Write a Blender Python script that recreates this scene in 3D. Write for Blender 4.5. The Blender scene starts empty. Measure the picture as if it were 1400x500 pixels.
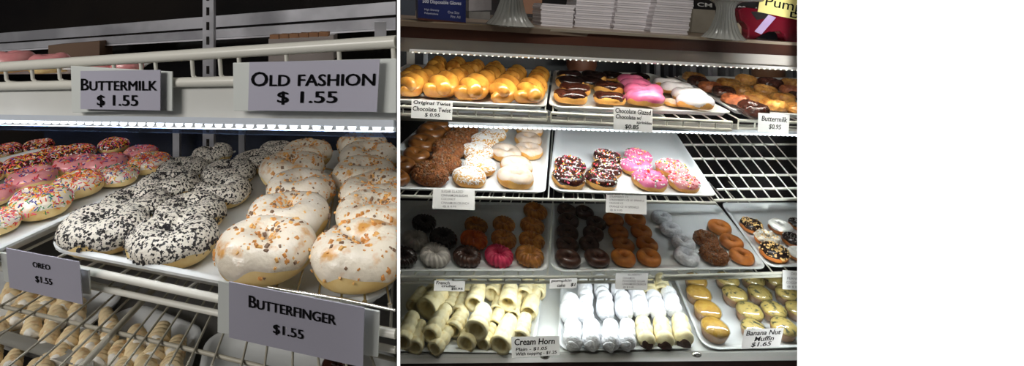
import bpy, math, random
import numpy as np
from mathutils import Vector, Matrix

random.seed(7)
RNG = np.random.default_rng(7)
S = bpy.context.scene
COL = S.collection
PI = math.pi

# ------------------------------------------------------------------ camera
FPX, CX, CY = 800.0, 545.0, 0.0          # focal length and optical centre, in pixels of the 1400x500 frame
EYE = Vector((0, 0, 1.6))
SL, SR = 0.85, 1.10                       # how far the near case and the far case stand
cd = bpy.data.cameras.new('camera')
cam = bpy.data.objects.new('camera', cd)
COL.objects.link(cam)
cam.location = EYE
cam.rotation_euler = (PI / 2, 0, 0)
cd.sensor_fit = 'HORIZONTAL'
cd.sensor_width = 36
cd.lens = FPX / 1400 * 36
cd.shift_x = (700 - CX) / 1400
cd.shift_y = -(250 - CY) / 1400
cd.clip_start = 0.02
S.camera = cam


def P(u, v, z):
    return EYE + Vector(((u - CX) / FPX * z, z, (CY - v) / FPX * z))


class Plane:
    def __init__(s, a, b, c, sc):
        A, B, C = [P(u, v, z * sc) for u, v, z in (a, b, c)]
        n = (B - A).cross(C - A).normalized()
        s.N = n if n.z > 0 else -n
        s.O = A
        s.fw = (Vector((0, 1, 0)) - s.N * s.N.y).normalized()
        s.rt = s.fw.cross(s.N)

    def pt(s, u, v, off=0.0):
        d = Vector(((u - CX) / FPX, 1, (CY - v) / FPX))
        t = ((s.O + s.N * off - EYE).dot(s.N)) / d.dot(s.N)
        return EYE + d * t

    def off(s, d):
        q = object.__new__(Plane)
        q.N, q.fw, q.rt, q.O = s.N, s.fw, s.rt, s.O + s.N * d
        return q

    def to2(s, p):
        d = p - s.O
        return (d.dot(s.rt), d.dot(s.fw))

    def to3(s, q, h=0.0):
        return s.O + s.rt * q[0] + s.fw * q[1] + s.N * h


# ------------------------------------------------------------------ materials
def lin(c):
    return tuple(((x / 255) / 12.92 if x / 255 < 0.04045 else ((x / 255 + 0.055) / 1.055) ** 2.4) for x in c)


MATS = {}


def mat(name, c, rough=0.5, c2=None, scale=8.0, lo=0.4, hi=0.6, spec=0.5, metal=0.0, bump=0.0, bscale=None, coat=0.0,
        detail=4.0, sss=0.0, alpha=1.0):
    """Principled surface; c2 mixes in by noise, in object coordinates shifted per object."""
    if name in MATS:
        return MATS[name]
    m = bpy.data.materials.new(name)
    m.use_nodes = True
    nt = m.node_tree
    b = nt.nodes['Principled BSDF']
    b.inputs['Base Color'].default_value = (*lin(c), 1)
    b.inputs['Roughness'].default_value = rough
    b.inputs['Specular IOR Level'].default_value = spec
    b.inputs['Metallic'].default_value = metal
    b.inputs['Coat Weight'].default_value = coat
    b.inputs['Alpha'].default_value = alpha
    if sss:
        b.inputs['Subsurface Weight'].default_value = sss
        b.inputs['Subsurface Radius'].default_value = (0.004, 0.0025, 0.001)
    if c2 is not None or bump:
        tc = nt.nodes.new('ShaderNodeTexCoord')
        oi = nt.nodes.new('ShaderNodeObjectInfo')
        mp = nt.nodes.new('ShaderNodeVectorMath')
        mp.operation = 'ADD'
        ml = nt.nodes.new('ShaderNodeMath')
        ml.operation = 'MULTIPLY'
        ml.inputs[1].default_value = 37.0
        nt.links.new(oi.outputs['Random'], ml.inputs[0])
        nt.links.new(tc.outputs['Object'], mp.inputs[0])
        nt.links.new(ml.outputs[0], mp.inputs[1])
    if c2 is not None:
        nz = nt.nodes.new('ShaderNodeTexNoise')
        nz.inputs['Scale'].default_value = scale
        nz.inputs['Detail'].default_value = detail
        nt.links.new(mp.outputs[0], nz.inputs['Vector'])
        rp = nt.nodes.new('ShaderNodeValToRGB')
        rp.color_ramp.elements[0].position = lo
        rp.color_ramp.elements[1].position = hi
        rp.color_ramp.elements[0].color = (*lin(c), 1)
        rp.color_ramp.elements[1].color = (*lin(c2), 1)
        nt.links.new(nz.outputs['Fac'], rp.inputs['Fac'])
        nt.links.new(rp.outputs['Color'], b.inputs['Base Color'])
    if bump:
        nb = nt.nodes.new('ShaderNodeTexNoise')
        nb.inputs['Scale'].default_value = bscale or scale
        nb.inputs['Detail'].default_value = 5
        nt.links.new(mp.outputs[0], nb.inputs['Vector'])
        bp = nt.nodes.new('ShaderNodeBump')
        bp.inputs['Strength'].default_value = bump
        bp.inputs['Distance'].default_value = 0.02
        nt.links.new(nb.outputs['Fac'], bp.inputs['Height'])
        nt.links.new(bp.outputs['Normal'], b.inputs['Normal'])
    MATS[name] = m
    return m


def emis(name, c, s):
    if name in MATS:
        return MATS[name]
    m = bpy.data.materials.new(name)
    m.use_nodes = True
    b = m.node_tree.nodes['Principled BSDF']
    b.inputs['Base Color'].default_value = (*lin(c), 1)
    b.inputs['Emission Color'].default_value = (*lin(c), 1)
    b.inputs['Emission Strength'].default_value = s
    MATS[name] = m
    return m


def clear(name, c, fac, rough=0.08):
    """Thin clear sheet: mostly see-through, a little gloss."""
    if name in MATS:
        return MATS[name]
    m = bpy.data.materials.new(name)
    m.use_nodes = True
    nt = m.node_tree
    nt.nodes.clear()
    o = nt.nodes.new('ShaderNodeOutputMaterial')
    mx = nt.nodes.new('ShaderNodeMixShader')
    t = nt.nodes.new('ShaderNodeBsdfTransparent')
    g = nt.nodes.new('ShaderNodeBsdfGlossy')
    t.inputs['Color'].default_value = (*lin(c), 1)
    g.inputs['Roughness'].default_value = rough
    mx.inputs[0].default_value = fac
    nt.links.new(t.outputs[0], mx.inputs[1])
    nt.links.new(g.outputs[0], mx.inputs[2])
    nt.links.new(mx.outputs[0], o.inputs[0])
    MATS[name] = m
    return m


M_white = mat('white_paint', (226, 226, 222), 0.35, (214, 214, 209), 6)
M_wire = mat('white_coated_wire', (224, 222, 212), 0.3)
M_tray = mat('white_tray_plastic', (228, 230, 230), 0.35, (218, 220, 219), 5)
M_chrome = mat('chrome_wire', (205, 203, 198), 0.18, metal=1.0)
M_alu = mat('aluminium', (186, 186, 192), 0.32, (150, 150, 156), 9, metal=0.45)
M_dark = mat('dark_case_back', (20, 19, 20), 0.12, (30, 27, 25), 3)
M_bluedark = mat('blue_dark_back', (38, 46, 66), 0.2, (22, 25, 36), 4)
M_black = mat('black_ink', (18, 18, 22), 0.8, spec=0.1)
M_ink = mat('marker_ink', (16, 16, 20), 0.9, spec=0.05)
M_grayink = mat('grey_print_ink', (88, 86, 90), 0.7)
M_paper = mat('label_paper', (184, 182, 198), 0.55, (178, 176, 191), 4)
M_paper2 = mat('white_card', (240, 238, 238), 0.6, (232, 230, 231), 4)
M_holder = mat('frosted_label_holder', (222, 226, 222), 0.25)
M_led = emis('led_diode', (240, 246, 255), 2.4)
M_lens = mat('clear_led_lens', (205, 212, 222), 0.15)
M_wiregrey = mat('grey_coated_wire', (176, 170, 154), 0.4)  # greyer than the wire coat of the other shelves
M_cover = clear('clear_light_cover', (176, 192, 222), 0.22, 0.25)

M_greymetal = mat('grey_metal', (150, 148, 142), 0.45, (138, 136, 131), 3)
M_dough = mat('raised_dough', (226, 200, 140), 0.6, (208, 172, 104), 3, 0.35, 0.7)
M_dough2 = mat('golden_dough', (222, 170, 88), 0.55, (196, 132, 52), 3, 0.35, 0.7)
M_glaze = mat('glazed_golden_crust', (214, 152, 66), 0.22, (170, 100, 36), 3.0, 0.42, 0.75, coat=0.5)
M_vanilla = mat('white_icing', (232, 222, 206), 0.24, (222, 206, 180), 4, 0.4, 0.75, coat=0.3, bump=0.15, bscale=6)
M_cookie_icing = mat('white_icing_with_fine_crumbs', (226, 218, 204), 0.4, (34, 29, 28), 26, 0.54, 0.565, bump=0.3, bscale=16, detail=8)
M_crumb = mat('dark_cookie_crumb', (26, 22, 24), 0.7, (48, 42, 42), 12)
M_toff1 = mat('toffee_crumb', (204, 138, 68), 0.4)
M_toff2 = mat('toffee_crumb_pale', (226, 172, 96), 0.45)
M_toff3 = mat('toffee_crumb_dark', (128, 98, 74), 0.45)
M_toffdust = mat('white_icing_with_toffee_dust', (230, 218, 198), 0.3, (210, 152, 76), 5, 0.54, 0.70, coat=0.25, bump=0.2, bscale=8, detail=6)
M_pinkice = mat('pink_icing', (236, 128, 168), 0.25, (226, 106, 150), 4, coat=0.3)
M_pinkpale = mat('pale_pink_icing', (222, 150, 150), 0.3, (210, 132, 136), 4, coat=0.2)
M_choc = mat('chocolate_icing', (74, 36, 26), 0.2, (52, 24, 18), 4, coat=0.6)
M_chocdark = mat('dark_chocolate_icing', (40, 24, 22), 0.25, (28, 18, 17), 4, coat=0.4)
M_whiteice = mat('glossy_white_icing', (242, 238, 240), 0.22, (232, 228, 232), 4, coat=0.4)
SPR = [mat('sprinkle_' + n, c, 0.35) for n, c in (('white', (245, 240, 235)), ('orange', (240, 112, 34)), ('pink', (232, 84, 130)),
       ('yellow', (244, 200, 60)), ('green', (52, 140, 80)), ('blue', (54, 66, 150)), ('red', (206, 46, 40)), ('brown', (88, 50, 40)))]

# ------------------------------------------------------------------ mesh helpers
NAMES = {}


def link(name, data, parent=None, m=None, smooth=None):
    o = bpy.data.objects.new(name, data)
    COL.objects.link(o)
    if m is not None:
        data.materials.clear()
        data.materials.append(m)
    if parent is not None:
        o.parent = parent
    return o


def tag(o, label=None, cat=None, group=None, kind=None):
    for k, x in (('label', label), ('category', cat), ('group', group), ('kind', kind)):
        if x:
            o[k] = x
    return o


def mesh(name, v, f, mats, smooth=True, idx=None):
    me = bpy.data.meshes.new(name)
    me.from_pydata([tuple(map(float, x)) for x in v], [], [tuple(int(i) for i in x) for x in f])
    for m in (mats if isinstance(mats, (list, tuple)) else [mats]):
        me.materials.append(m)
    if idx is not None:
        me.polygons.foreach_set('material_index', np.array(idx, dtype=np.int32))
    if smooth:
        me.polygons.foreach_set('use_smooth', np.ones(len(me.polygons), dtype=bool))
    me.update()
    return me


class MB:
    """Collects shapes and links them as one mesh object."""

    def __init__(s):
        s.v, s.f = [], []

    def add(s, v, f):
        b = len(s.v)
        s.v += [Vector(x) for x in v]
        s.f += [tuple(i + b for i in q) for q in f]

    def tube(s, pts, r, n=8, cap=True):
        pts = [Vector(p) for p in pts]
        rs = r if isinstance(r, (list, tuple)) else [r] * len(pts)
        rings = []
        ref = None
        for i, p in enumerate(pts):
            t = (pts[min(i + 1, len(pts) - 1)] - pts[max(i - 1, 0)]).normalized()
            if ref is None:
                ref = t.orthogonal().normalized()
            a = (ref - t * ref.dot(t)).normalized()
            ref = a
            b = t.cross(a)
            rings.append([p + (a * math.cos(2 * PI * k / n) + b * math.sin(2 * PI * k / n)) * rs[i] for k in range(n)])
        v = [x for q in rings for x in q]
        f = [(i * n + k, i * n + (k + 1) % n, (i + 1) * n + (k + 1) % n, (i + 1) * n + k) for i in range(len(pts) - 1) for k in range(n)]
        if cap:
            f.append(tuple(range(n - 1, -1, -1)))
            f.append(tuple((len(pts) - 1) * n + k for k in range(n)))
        s.add(v, f)

    def hexa(s, a, b):
        """Box from a face of four points and the opposite four."""
        s.add(list(a) + list(b), [(0, 1, 2, 3), (7, 6, 5, 4), (0, 4, 5, 1), (1, 5, 6, 2), (2, 6, 7, 3), (3, 7, 4, 0)])

    def box(s, c, x, y, z):
        """Box about centre c with half axes x, y, z."""
        c, x, y, z = map(Vector, (c, x, y, z))
        s.hexa([c - x - y - z, c + x - y - z, c + x + y - z, c - x + y - z], [c - x - y + z, c + x - y + z, c + x + y + z, c - x + y + z])

    def lathe(s, prof, n=32, o=Vector((0, 0, 0)), flute=None):
        v = []
        for j, (r, z) in enumerate(prof):
            for k in range(n):
                t = 2 * PI * k / n
                rr = r * (flute(t, j) if flute else 1)
                v.append(o + Vector((rr * math.cos(t), rr * math.sin(t), z)))
        f = [(j * n + k, j * n + (k + 1) % n, (j + 1) * n + (k + 1) % n, (j + 1) * n + k) for j in range(len(prof) - 1) for k in range(n)]
        s.add(v, f)

    def build(s, name, m, parent=None, smooth=False, origin=None):
        me = mesh(name, s.v, s.f, m, smooth)
        o = link(name, me, parent)
        bm_fix(me)
        if smooth:
            sharp(me)
        return o


def bm_fix(me):
    import bmesh
    bm = bmesh.new()
    bm.from_mesh(me)
    bmesh.ops.recalc_face_normals(bm, faces=bm.faces)
    bm.to_mesh(me)
    bm.free()


def sharp(me, ang=50):
    try:
        me.set_sharp_from_angle(angle=math.radians(ang))
    except Exception:
        pass


def bevel(o, w, seg=2):
    b = o.modifiers.new('edge', 'BEVEL')
    b.width = w
    b.segments = seg
    b.limit_method = 'ANGLE'
    return o


def empty(name, loc=(0, 0, 0)):
    o = bpy.data.objects.new(name, None)
    o.empty_display_size = 0.02
    COL.objects.link(o)
    o.location = loc
    return o


def quadbox(name, m, px4, z4, thick, parent=None, back=Vector((0, 1, 0)), smooth=False):
    """Panel whose face has the four pixel corners at depths z4, thick deep away from the viewer."""
    if not isinstance(z4, (list, tuple)):
        z4 = [z4] * 4
    a = [P(u, v, z) for (u, v), z in zip(px4, z4)]
    b = [p + back * thick for p in a]
    q = MB()
    q.hexa(a, b)
    return q.build(name, m, parent, smooth)


# ------------------------------------------------------------------ lettering
def text_mesh(s, small=False, bold=0.0, shear=0.0, heavy=0.0):
    cu = bpy.data.curves.new('lettering', 'FONT')
    cu.body = s
    cu.offset = bold
    cu.shear = shear
    cu.extrude = 0.0
    cu.resolution_u = 3
    if small:
        cu.small_caps_scale = 0.78
        for c in cu.body_format:
            c.use_small_caps = True
    o = bpy.data.objects.new('lettering', cu)
    COL.objects.link(o)
    dg = bpy.context.evaluated_depsgraph_get()
    dg.update()
    me = bpy.data.meshes.new_from_object(o.evaluated_get(dg))
    v = [tuple(x.co) for x in me.vertices]
    f = [tuple(p.vertices) for p in me.polygons]
    if heavy:
        n = len(v)
        v = [(x + dx, y + dy, z) for dx, dy in ((0, 0), (heavy, 0), (heavy / 2, heavy / 3)) for x, y, z in v]
        f = [tuple(i + n * k for i in q) for k in range(3) for q in f]
    bpy.data.objects.remove(o)
    bpy.data.curves.remove(cu)
    bpy.data.meshes.remove(me)
    return np.array(v), f


def lettering(parent, frame, lines, m):
    """frame(x, y, h) gives the world point at tag coordinates x right, y down, h out of the paper."""
    for ln in lines:
        s, x0, y0, x1, y1 = ln[:5]
        opt = ln[5] if len(ln) > 5 else {}
        opt = dict(opt)
        mm = opt.pop('m', m)
        v, f = text_mesh(s, **opt)
        lo, hi = v.min(0), v.max(0)
        pts = [frame(x0 + (x1 - x0) * (p[0] - lo[0]) / (hi[0] - lo[0]), y1 - (y1 - y0) * (p[1] - lo[1]) / (hi[1] - lo[1]), 0.0006) for p in v]
        me = mesh('lettering', pts, f, mm, False)
        link('lettering', me, parent)


def paper_tag(name, label, cat, px4, z, lines, paper=None, ink=None, group=None, thick=0.0008, holder=None):
    """Card with lettering at four pixel corners (TL, TR, BR, BL)."""
    z4 = z if isinstance(z, (list, tuple)) else [z] * 4
    c = [P(u, v, zz) for (u, v), zz in zip(px4, z4)]
    n = (c[3] - c[0]).cross(c[1] - c[0]).normalized()
    if n.dot(EYE - c[0]) < 0:
        n = -n
    root = tag(empty(name, (c[3] + c[2]) / 2), label, cat, group)
    inv = Matrix.Translation(-root.location)

    def frame(x, y, h):
        a = c[0].lerp(c[1], x)
        b = c[3].lerp(c[2], x)
        return inv @ (a.lerp(b, y) + n * h)
    q = MB()
    G = 8
    for hh in (0, -thick):
        q.v += [frame(i / G, j / G, hh) for j in range(G + 1) for i in range(G + 1)]
    m1 = (G + 1) ** 2
    for j in range(G):
        for i in range(G):
            k = j * (G + 1) + i
            q.f += [(k, k + 1, k + G + 2, k + G + 1), (m1 + k + G + 1, m1 + k + G + 2, m1 + k + 1, m1 + k)]
    rim_ = [i for i in range(G + 1)] + [j * (G + 1) + G for j in range(1, G + 1)] + [G * (G + 1) + i for i in range(G - 1, -1, -1)] + [j * (G + 1) for j in range(G - 1, 0, -1)]
    for k, r0 in enumerate(rim_):
        r1 = rim_[(k + 1) % len(rim_)]
        q.f.append((r0, m1 + r0, m1 + r1, r1))
    pp = q.build('paper', paper or M_paper, root)
    if holder:
        hz = holder[1]
        hc = [P(u, v, hz[i]) for i, (u, v) in enumerate(holder[0])]
        q = MB()
        q.hexa([inv @ (p - n * 0.0012) for p in hc], [inv @ (p - n * 0.003) for p in hc])
        h = q.build('label_holder', M_holder, root)
        bevel(h, 0.0006)
        tag(h, 'frosted plastic holder')
    lettering(pp, frame, lines, ink or M_ink)
    return root


# ------------------------------------------------------------------ doughnut shapes (unit outer width, standing on z = 0)
class Ring:
    def __init__(s, hole=0.05, h=0.42, noise=0.03, seed=0, flat=0.8, lumps=0.0, ridges=0, ridge=0.0, twist=0):
        r = random.Random(seed)
        s.a = (0.5 - hole) / 2
        s.R = 0.5 - s.a
        s.b = h / (1 + flat)
        s.flat, s.noise, s.lumps, s.ridges, s.ridge, s.twist = flat, noise, lumps, ridges, ridge, twist
        s.p = [r.uniform(0, 2 * PI) for _ in range(10)]

    def pt(s, th, ph, off=0.0):
        p = s.p
        n = 1 + s.noise * (np.sin(2 * th + p[0]) + 0.7 * np.sin(3 * th + ph + p[1]) + 0.5 * np.sin(5 * th - ph + p[2]))
        n2 = 1 + 0.8 * s.noise * (np.sin(2 * th + p[3]) + 0.8 * np.sin(3 * th + p[4]))
        if s.lumps:
            n = n + s.lumps * (np.sin(9 * th + 4 * ph + p[5]) * np.sin(7 * ph - 5 * th + p[6]) + 0.6 * np.sin(17 * th + p[7]) * np.sin(11 * ph + p[8]))
        if s.ridges:
            n = n + s.ridge * (np.abs(np.sin(s.ridges * th / 2 + s.twist * ph)) - 0.6)
        c, sn = np.cos(ph), np.sin(ph)
        c = np.sign(c) * np.abs(c) ** 0.9
        zz = np.maximum(sn, -s.flat)
        r = s.R + (s.a + off) * c * n
        r = np.maximum(r, 0.004)
        z = (zz * s.b * n + s.flat * s.b) * n2 + off * np.maximum(sn, 0)
        z = np.maximum(z, 0.0)
        return np.stack([r * np.cos(th), r * np.sin(th), z], -1)

    def body(s, name, m, nth=48, nph=24):
        th, ph = np.meshgrid(np.arange(nth) * 2 * PI / nth, np.arange(nph) * 2 * PI / nph, indexing='ij')
        v = s.pt(th, ph).reshape(-1, 3)
        f = [(i * nph + j, ((i + 1) % nth) * nph + j, ((i + 1) % nth) * nph + (j + 1) % nph, i * nph + (j + 1) % nph) for i in range(nth) for j in range(nph)]
        return mesh(name, v, f, m)

    def edge(s, th, low, wav):
        p = s.p
        return low + wav * (np.sin(3 * th + p[2]) + 0.7 * np.sin(5 * th + p[3]) + 0.5 * np.sin(8 * th + p[4]))

    def icing(s, name, m, low=-0.05, wav=0.14, d=0.018, nth=64, nph=20):
        th, q = np.meshgrid(np.arange(nth) * 2 * PI / nth, np.linspace(0, 1, nph), indexing='ij')
        lo = s.edge(th, low, wav)
        ph = lo + q * (PI + 0.5 - lo)
        off = d * (1 - (1 - np.clip(q / 0.14, 0, 1)) ** 2) - 0.008 * (q == 0)
        v = s.pt(th, ph, off).reshape(-1, 3)
        f = [(i * nph + j, ((i + 1) % nth) * nph + j, ((i + 1) % nth) * nph + j + 1, i * nph + j + 1) for i in range(nth) for j in range(nph - 1)]
        return mesh(name, v, f, m)

    def scatter(s, name, mats, n, size, seed, kind='chunk', low=0.15, high=PI * 0.95, d=0.02, clump=0.0, weights=None, sink=0.3):
        r = np.random.default_rng(seed)
        if clump:
            nc = max(4, n // 8)
            cth, cph = r.uniform(0, 2 * PI, nc), r.uniform(low, high, nc)
            k = r.integers(0, nc, n)
            th = cth[k] + r.normal(0, clump, n)
            ph = np.clip(cph[k] + r.normal(0, clump, n), low, high)
        else:
            th, ph = r.uniform(0, 2 * PI, n), r.uniform(low, high, n)
        e = 1e-3
        p = s.pt(th, ph, d)
        t1 = s.pt(th + e, ph, d) - p
        t2 = s.pt(th, ph + e, d) - p
        t1 /= np.linalg.norm(t1, axis=1)[:, None] + 1e-12
        t2 /= np.linalg.norm(t2, axis=1)[:, None] + 1e-12
        nn = np.cross(t1, t2)
        nn *= np.sign((nn * np.stack([np.cos(th) * np.cos(ph), np.sin(th) * np.cos(ph), np.sin(ph)], -1)).sum(1))[:, None]
        nn /= np.linalg.norm(nn, axis=1)[:, None] + 1e-12
        an = r.uniform(0, 2 * PI, n)
        ax = t1 * np.cos(an)[:, None] + t2 * np.sin(an)[:, None]
        ay = np.cross(nn, ax)
        if kind == 'chunk':
            T = np.array([(-1, -.8, -.5), (1, -1, -.5), (.9, 1, -.5), (-1, .9, -.5), (-.6, -.5, .6), (.5, -.7, .5), (.7, .4, .7), (-.4, .7, .45)])
            F = [(3, 2, 1, 0), (4, 5, 6, 7), (0, 1, 5, 4), (1, 2, 6, 5), (2, 3, 7, 6), (3, 0, 4, 7)]
            sz = size * np.exp(np.clip(r.normal(0, 0.45, n), -0.9, 0.7))
            sx, sy, sz3 = sz * r.uniform(.8, 1.3, n), sz * r.uniform(.6, 1, n), sz * r.uniform(.6, 1.15, n)
        else:
            k6 = [(math.cos(PI / 4 + i * PI / 2), math.sin(PI / 4 + i * PI / 2)) for i in range(4)]
            T = np.array([(x, c * q, w * q) for x, q in ((-1, .5), (-.75, 1), (.75, 1), (1, .5)) for c, w in k6])
            F = [tuple(a * 4 + b for a, b in ((i, k), (i, (k + 1) % 4), (i + 1, (k + 1) % 4), (i + 1, k))) for i in range(3) for k in range(4)] + [(3, 2, 1, 0), (12, 13, 14, 15)]
            sx, sy, sz3 = np.full(n, size), np.full(n, size * .27), np.full(n, size * .27)
        jit = r.uniform(0.75, 1.2, (n, len(T), 1)) if kind == 'chunk' else 1.0
        TT = T[None] * jit
        V = p[:, None] + (TT[..., 0:1] * (ax * sx[:, None])[:, None] + TT[..., 1:2] * (ay * sy[:, None])[:, None] + (TT[..., 2:3] + (0.5 - sink)) * (nn * sz3[:, None])[:, None])
        Fs = [tuple(i + q * len(T) for i in f) for q in range(n) for f in F]
        w = None if weights is None else np.array(weights) / np.sum(weights)
        mi = np.repeat(r.choice(len(mats), n, p=w), len(F))
        return mesh(name, V.reshape(-1, 3), Fs, mats, kind != 'chunk', mi)


ORD = ['first', 'second', 'third', 'fourth', 'fifth', 'sixth', 'seventh', 'eighth', 'ninth', 'tenth', 'eleventh', 'twelfth', 'thirteenth', 'fourteenth', 'fifteenth',
       'sixteenth', 'seventeenth', 'eighteenth', 'nineteenth', 'twentieth', 'twenty-first', 'twenty-second', 'twenty-third', 'twenty-fourth', 'twenty-fifth', 'twenty-sixth', 'twenty-seventh', 'twenty-eighth', 'twenty-ninth', 'thirtieth']

KIND = {}     # kind -> (top name, category, height ratio, [variants: list of (part name or None, mesh, stuff?)])


def kind(key, name, cat, h, variants):
    KIND[key] = (name, cat, h, variants)


def put(key, M, label, group, cat=None):
    """One more of a kind: a thing and its own parts, sharing mesh data with its kind."""
    name, c, h, var = KIND[key]
    parts = var[random.randrange(len(var))]
    if len(parts) == 1 and parts[0][0] is None:
        o = bpy.data.objects.new(name, parts[0][1])
        COL.objects.link(o)
    else:
        o = bpy.data.objects.new(name, None)
        o.empty_display_size = 0.02
        COL.objects.link(o)
        for pn, me, st in parts:
            ch = bpy.data.objects.new(pn, me)
            COL.objects.link(ch)
            ch.parent = o if not (st and o.children and o.children[-1].name.startswith('icing')) else o.children[-1]
            if st:
                ch['kind'] = 'stuff'
    o.matrix_world = M
    tag(o, label, cat or c, group)
    return o


def item(key, pl, u, v, w, label, group, tilt=0.0, hs=1.0, spin=None, lift=0.0):
    """Stand one on plane pl so that it shows about pixel (u, v), w pixels wide. tilt leans its top away from the viewer."""
    h = KIND[key][2] * hs
    z = pl.pt(u, v).y
    W = w * z / FPX
    lift += 0.003 + abs(math.sin(tilt)) * W * 0.42
    for _ in range(3):
        c = pl.pt(u, v, W * h * 0.5 + lift)
        dx = (c.x / c.y)
        W = w * c.y / FPX / math.sqrt(1 + 0.6 * dx * dx)
    c = c - pl.N * (W * h * 0.5)
    R = Matrix((pl.rt, pl.fw, pl.N)).transposed().to_4x4()
    sp = random.uniform(0, 2 * PI) if spin is None else spin
    M = Matrix.Translation(c) @ R @ Matrix.Rotation(tilt, 4, 'X') @ Matrix.Rotation(sp, 4, 'Z') @ Matrix.Diagonal((W, W, W * hs, 1))
    o = put(key, M, label, group)
    ITEMS.append((o, pl))
    return o


ITEMS, TRAYS = [], []


def settle(steps=80, size=0.95, side=0.006, front=0.95, edge=0.88):
    """Let the things on one level come to rest beside, not inside, each other and within their trays."""
    its = []
    for o, pl in ITEMS:
        s = o.matrix_world.to_scale().x
        o.matrix_world = o.matrix_world @ Matrix.Scale(size, 4)
        p = o.matrix_world.translation.copy()
        h = (p - pl.O).dot(pl.N)
        q = np.array(pl.to2(p))
        home = None
        for tp, poly in TRAYS:
            if tp is pl:
                n = len(poly)
                big = inset(poly, -0.03)
                if all((big[(i + 1) % n][0] - big[i][0]) * (q[1] - big[i][1]) - (big[(i + 1) % n][1] - big[i][1]) * (q[0] - big[i][0]) > 0 for i in range(n)):
                    home = poly
                    small = all((poly[(i + 1) % n][0] - poly[i][0]) * (q[1] - poly[i][1]) - (poly[(i + 1) % n][1] - poly[i][1]) * (q[0] - poly[i][0]) > 0 for i in range(n))
                    if small:
                        break
        its.append([o, pl, q.copy(), q.copy(), s * size * 0.5, h, home])
    for _ in range(steps):
        for i, a in enumerate(its):
            for b in its[i + 1:]:
                if a[1] is not b[1] or abs(a[5] - b[5]) > 0.02:
                    continue
                d = b[2] - a[2]
                L = float(np.hypot(*d)) + 1e-9
                need = (a[4] + b[4]) * 1.0
                if L < need:
                    mv = d / L * (need - L) * 0.5 * np.array((0.35, 1.0))
                    a[2] -= mv
                    b[2] += mv
            if a[6] is not None and a[5] < 0.02:
                n = len(a[6])
                for k in range(n):
                    e = np.array(a[6][(k + 1) % n]) - np.array(a[6][k])
                    e /= np.hypot(*e)
                    nn = np.array((-e[1], e[0]))
                    dist = float((a[2] - np.array(a[6][k])) @ nn)
                    lim = a[4] * (front if k == 0 else edge)
                    if dist < lim:
                        a[2] += nn * (lim - dist) * 0.8
            dv = a[2] - a[3]
            a[2] = a[3] + np.clip(dv, (-side, -0.012), (side, 0.032))
    for o, pl, q, q0, r, h, home in its:
        M = o.matrix_world.copy()
        M.translation = pl.to3(q, h)
        o.matrix_world = M
    ITEMS.clear()


def longitem(key, pl, a, b, w, label, group, hs=1.0, lift=0.0, roll=0.0, wb=None):
    """Lay a long one on plane pl from pixel a (its near end) to pixel b, w pixels wide at the near end."""
    h = KIND[key][2] * hs
    W = w * pl.pt(*a).y / FPX
    lift += 0.003
    o = W * h * 0.5 + lift
    pa, pb = pl.pt(*a, o), pl.pt(*b, o)
    W = w * pa.y / FPX / math.sqrt(1 + 0.5 * (pa.x / pa.y) ** 2)
    d = pb - pa
    L = d.length
    y = d.normalized()
    x = y.cross(pl.N).normalized()
    n = x.cross(y)
    base = pa - n * (W * h * 0.5)
    R = Matrix((x, y, n)).transposed().to_4x4()
    M = Matrix.Translation(base) @ R @ Matrix.Diagonal((W, L, W * hs, 1))
    return put(key, M, label, group)


def clamp_x(o, lim):
    """Flatten what would pass the divider against its face."""
    bpy.context.view_layer.update()
    for c in [o] + list(o.children_recursive):
        if c.type != 'MESH':
            continue
        mw = c.matrix_world
        if max((mw @ Vector(b)).x for b in c.bound_box) <= lim:
            continue
        me = c.data.copy()
        inv = mw.inverted()
        for v in me.vertices:
            p = mw @ v.co
            if p.x > lim:
                p.x = lim - min(0.002, (p.x - lim) * 0.02)
                v.co = inv @ p
        c.data = me


# --- kinds
def iced(seed, hole, h, dough, ice, nth=48, low=-0.05, wav=0.14, noise=0.03, extra=(), d=0.018):
    r = Ring(hole, h, noise, seed)
    parts = [('dough', r.body('dough', dough, nth, max(14, nth // 2)), False), ('icing', r.icing('icing', ice, low, wav, d, int(nth * 1.3), max(12, nth // 3)), False)]
    for pn, mats, n, size, k, kw in extra:
        parts.append((pn, r.scatter(pn, mats, n, size, seed + 50, k, **kw), True))
    return parts


kind('cookie', 'cookie_crumb_doughnut', 'doughnut', 0.33, [iced(s, 0.055, 0.33, M_dough, M_cookie_icing, 72, -0.22, 0.2, 0.03, (
    ('cookie_crumbs', [M_crumb], 620, 0.0098, 'chunk', dict(low=-0.15, d=0.016, clump=0.22)),)) for s in range(1, 6)])
TOFF = [M_toff1, M_toff2, M_toff3]
kind('toffee', 'toffee_crumb_doughnut', 'doughnut', 0.39, [iced(s, 0.05, 0.39, M_dough, M_vanilla if s == 11 else M_toffdust, 72, -0.2, 0.18, 0.035, (
    ('toffee_pieces', TOFF, 260, 0.0155, 'chunk', dict(low=-0.15, d=0.015, clump=0.4, weights=(5, 4, 3))),)) for s in range(11, 16)])
SPW = SPR[:7]
kind('spr_white', 'sprinkled_doughnut', 'doughnut', 0.36, [iced(s, 0.04, 0.36, M_dough, M_vanilla, 48, -0.05, 0.12, 0.03, (
    ('sprinkles', SPW, 460, 0.040, 'rod', dict(low=-0.05, d=0.02)),)) for s in (21, 22)])
kind('spr_orange', 'sprinkled_doughnut', 'doughnut', 0.35, [iced(s, 0.04, 0.35, M_dough, M_vanilla, 48, 0.1, 0.12, 0.03, (
    ('sprinkles', SPW, 620, 0.038, 'rod', dict(low=0.1, d=0.02, weights=(2, 6, 1.5, 3, .5, 2, 2))),)) for s in (23, 24)])
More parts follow.
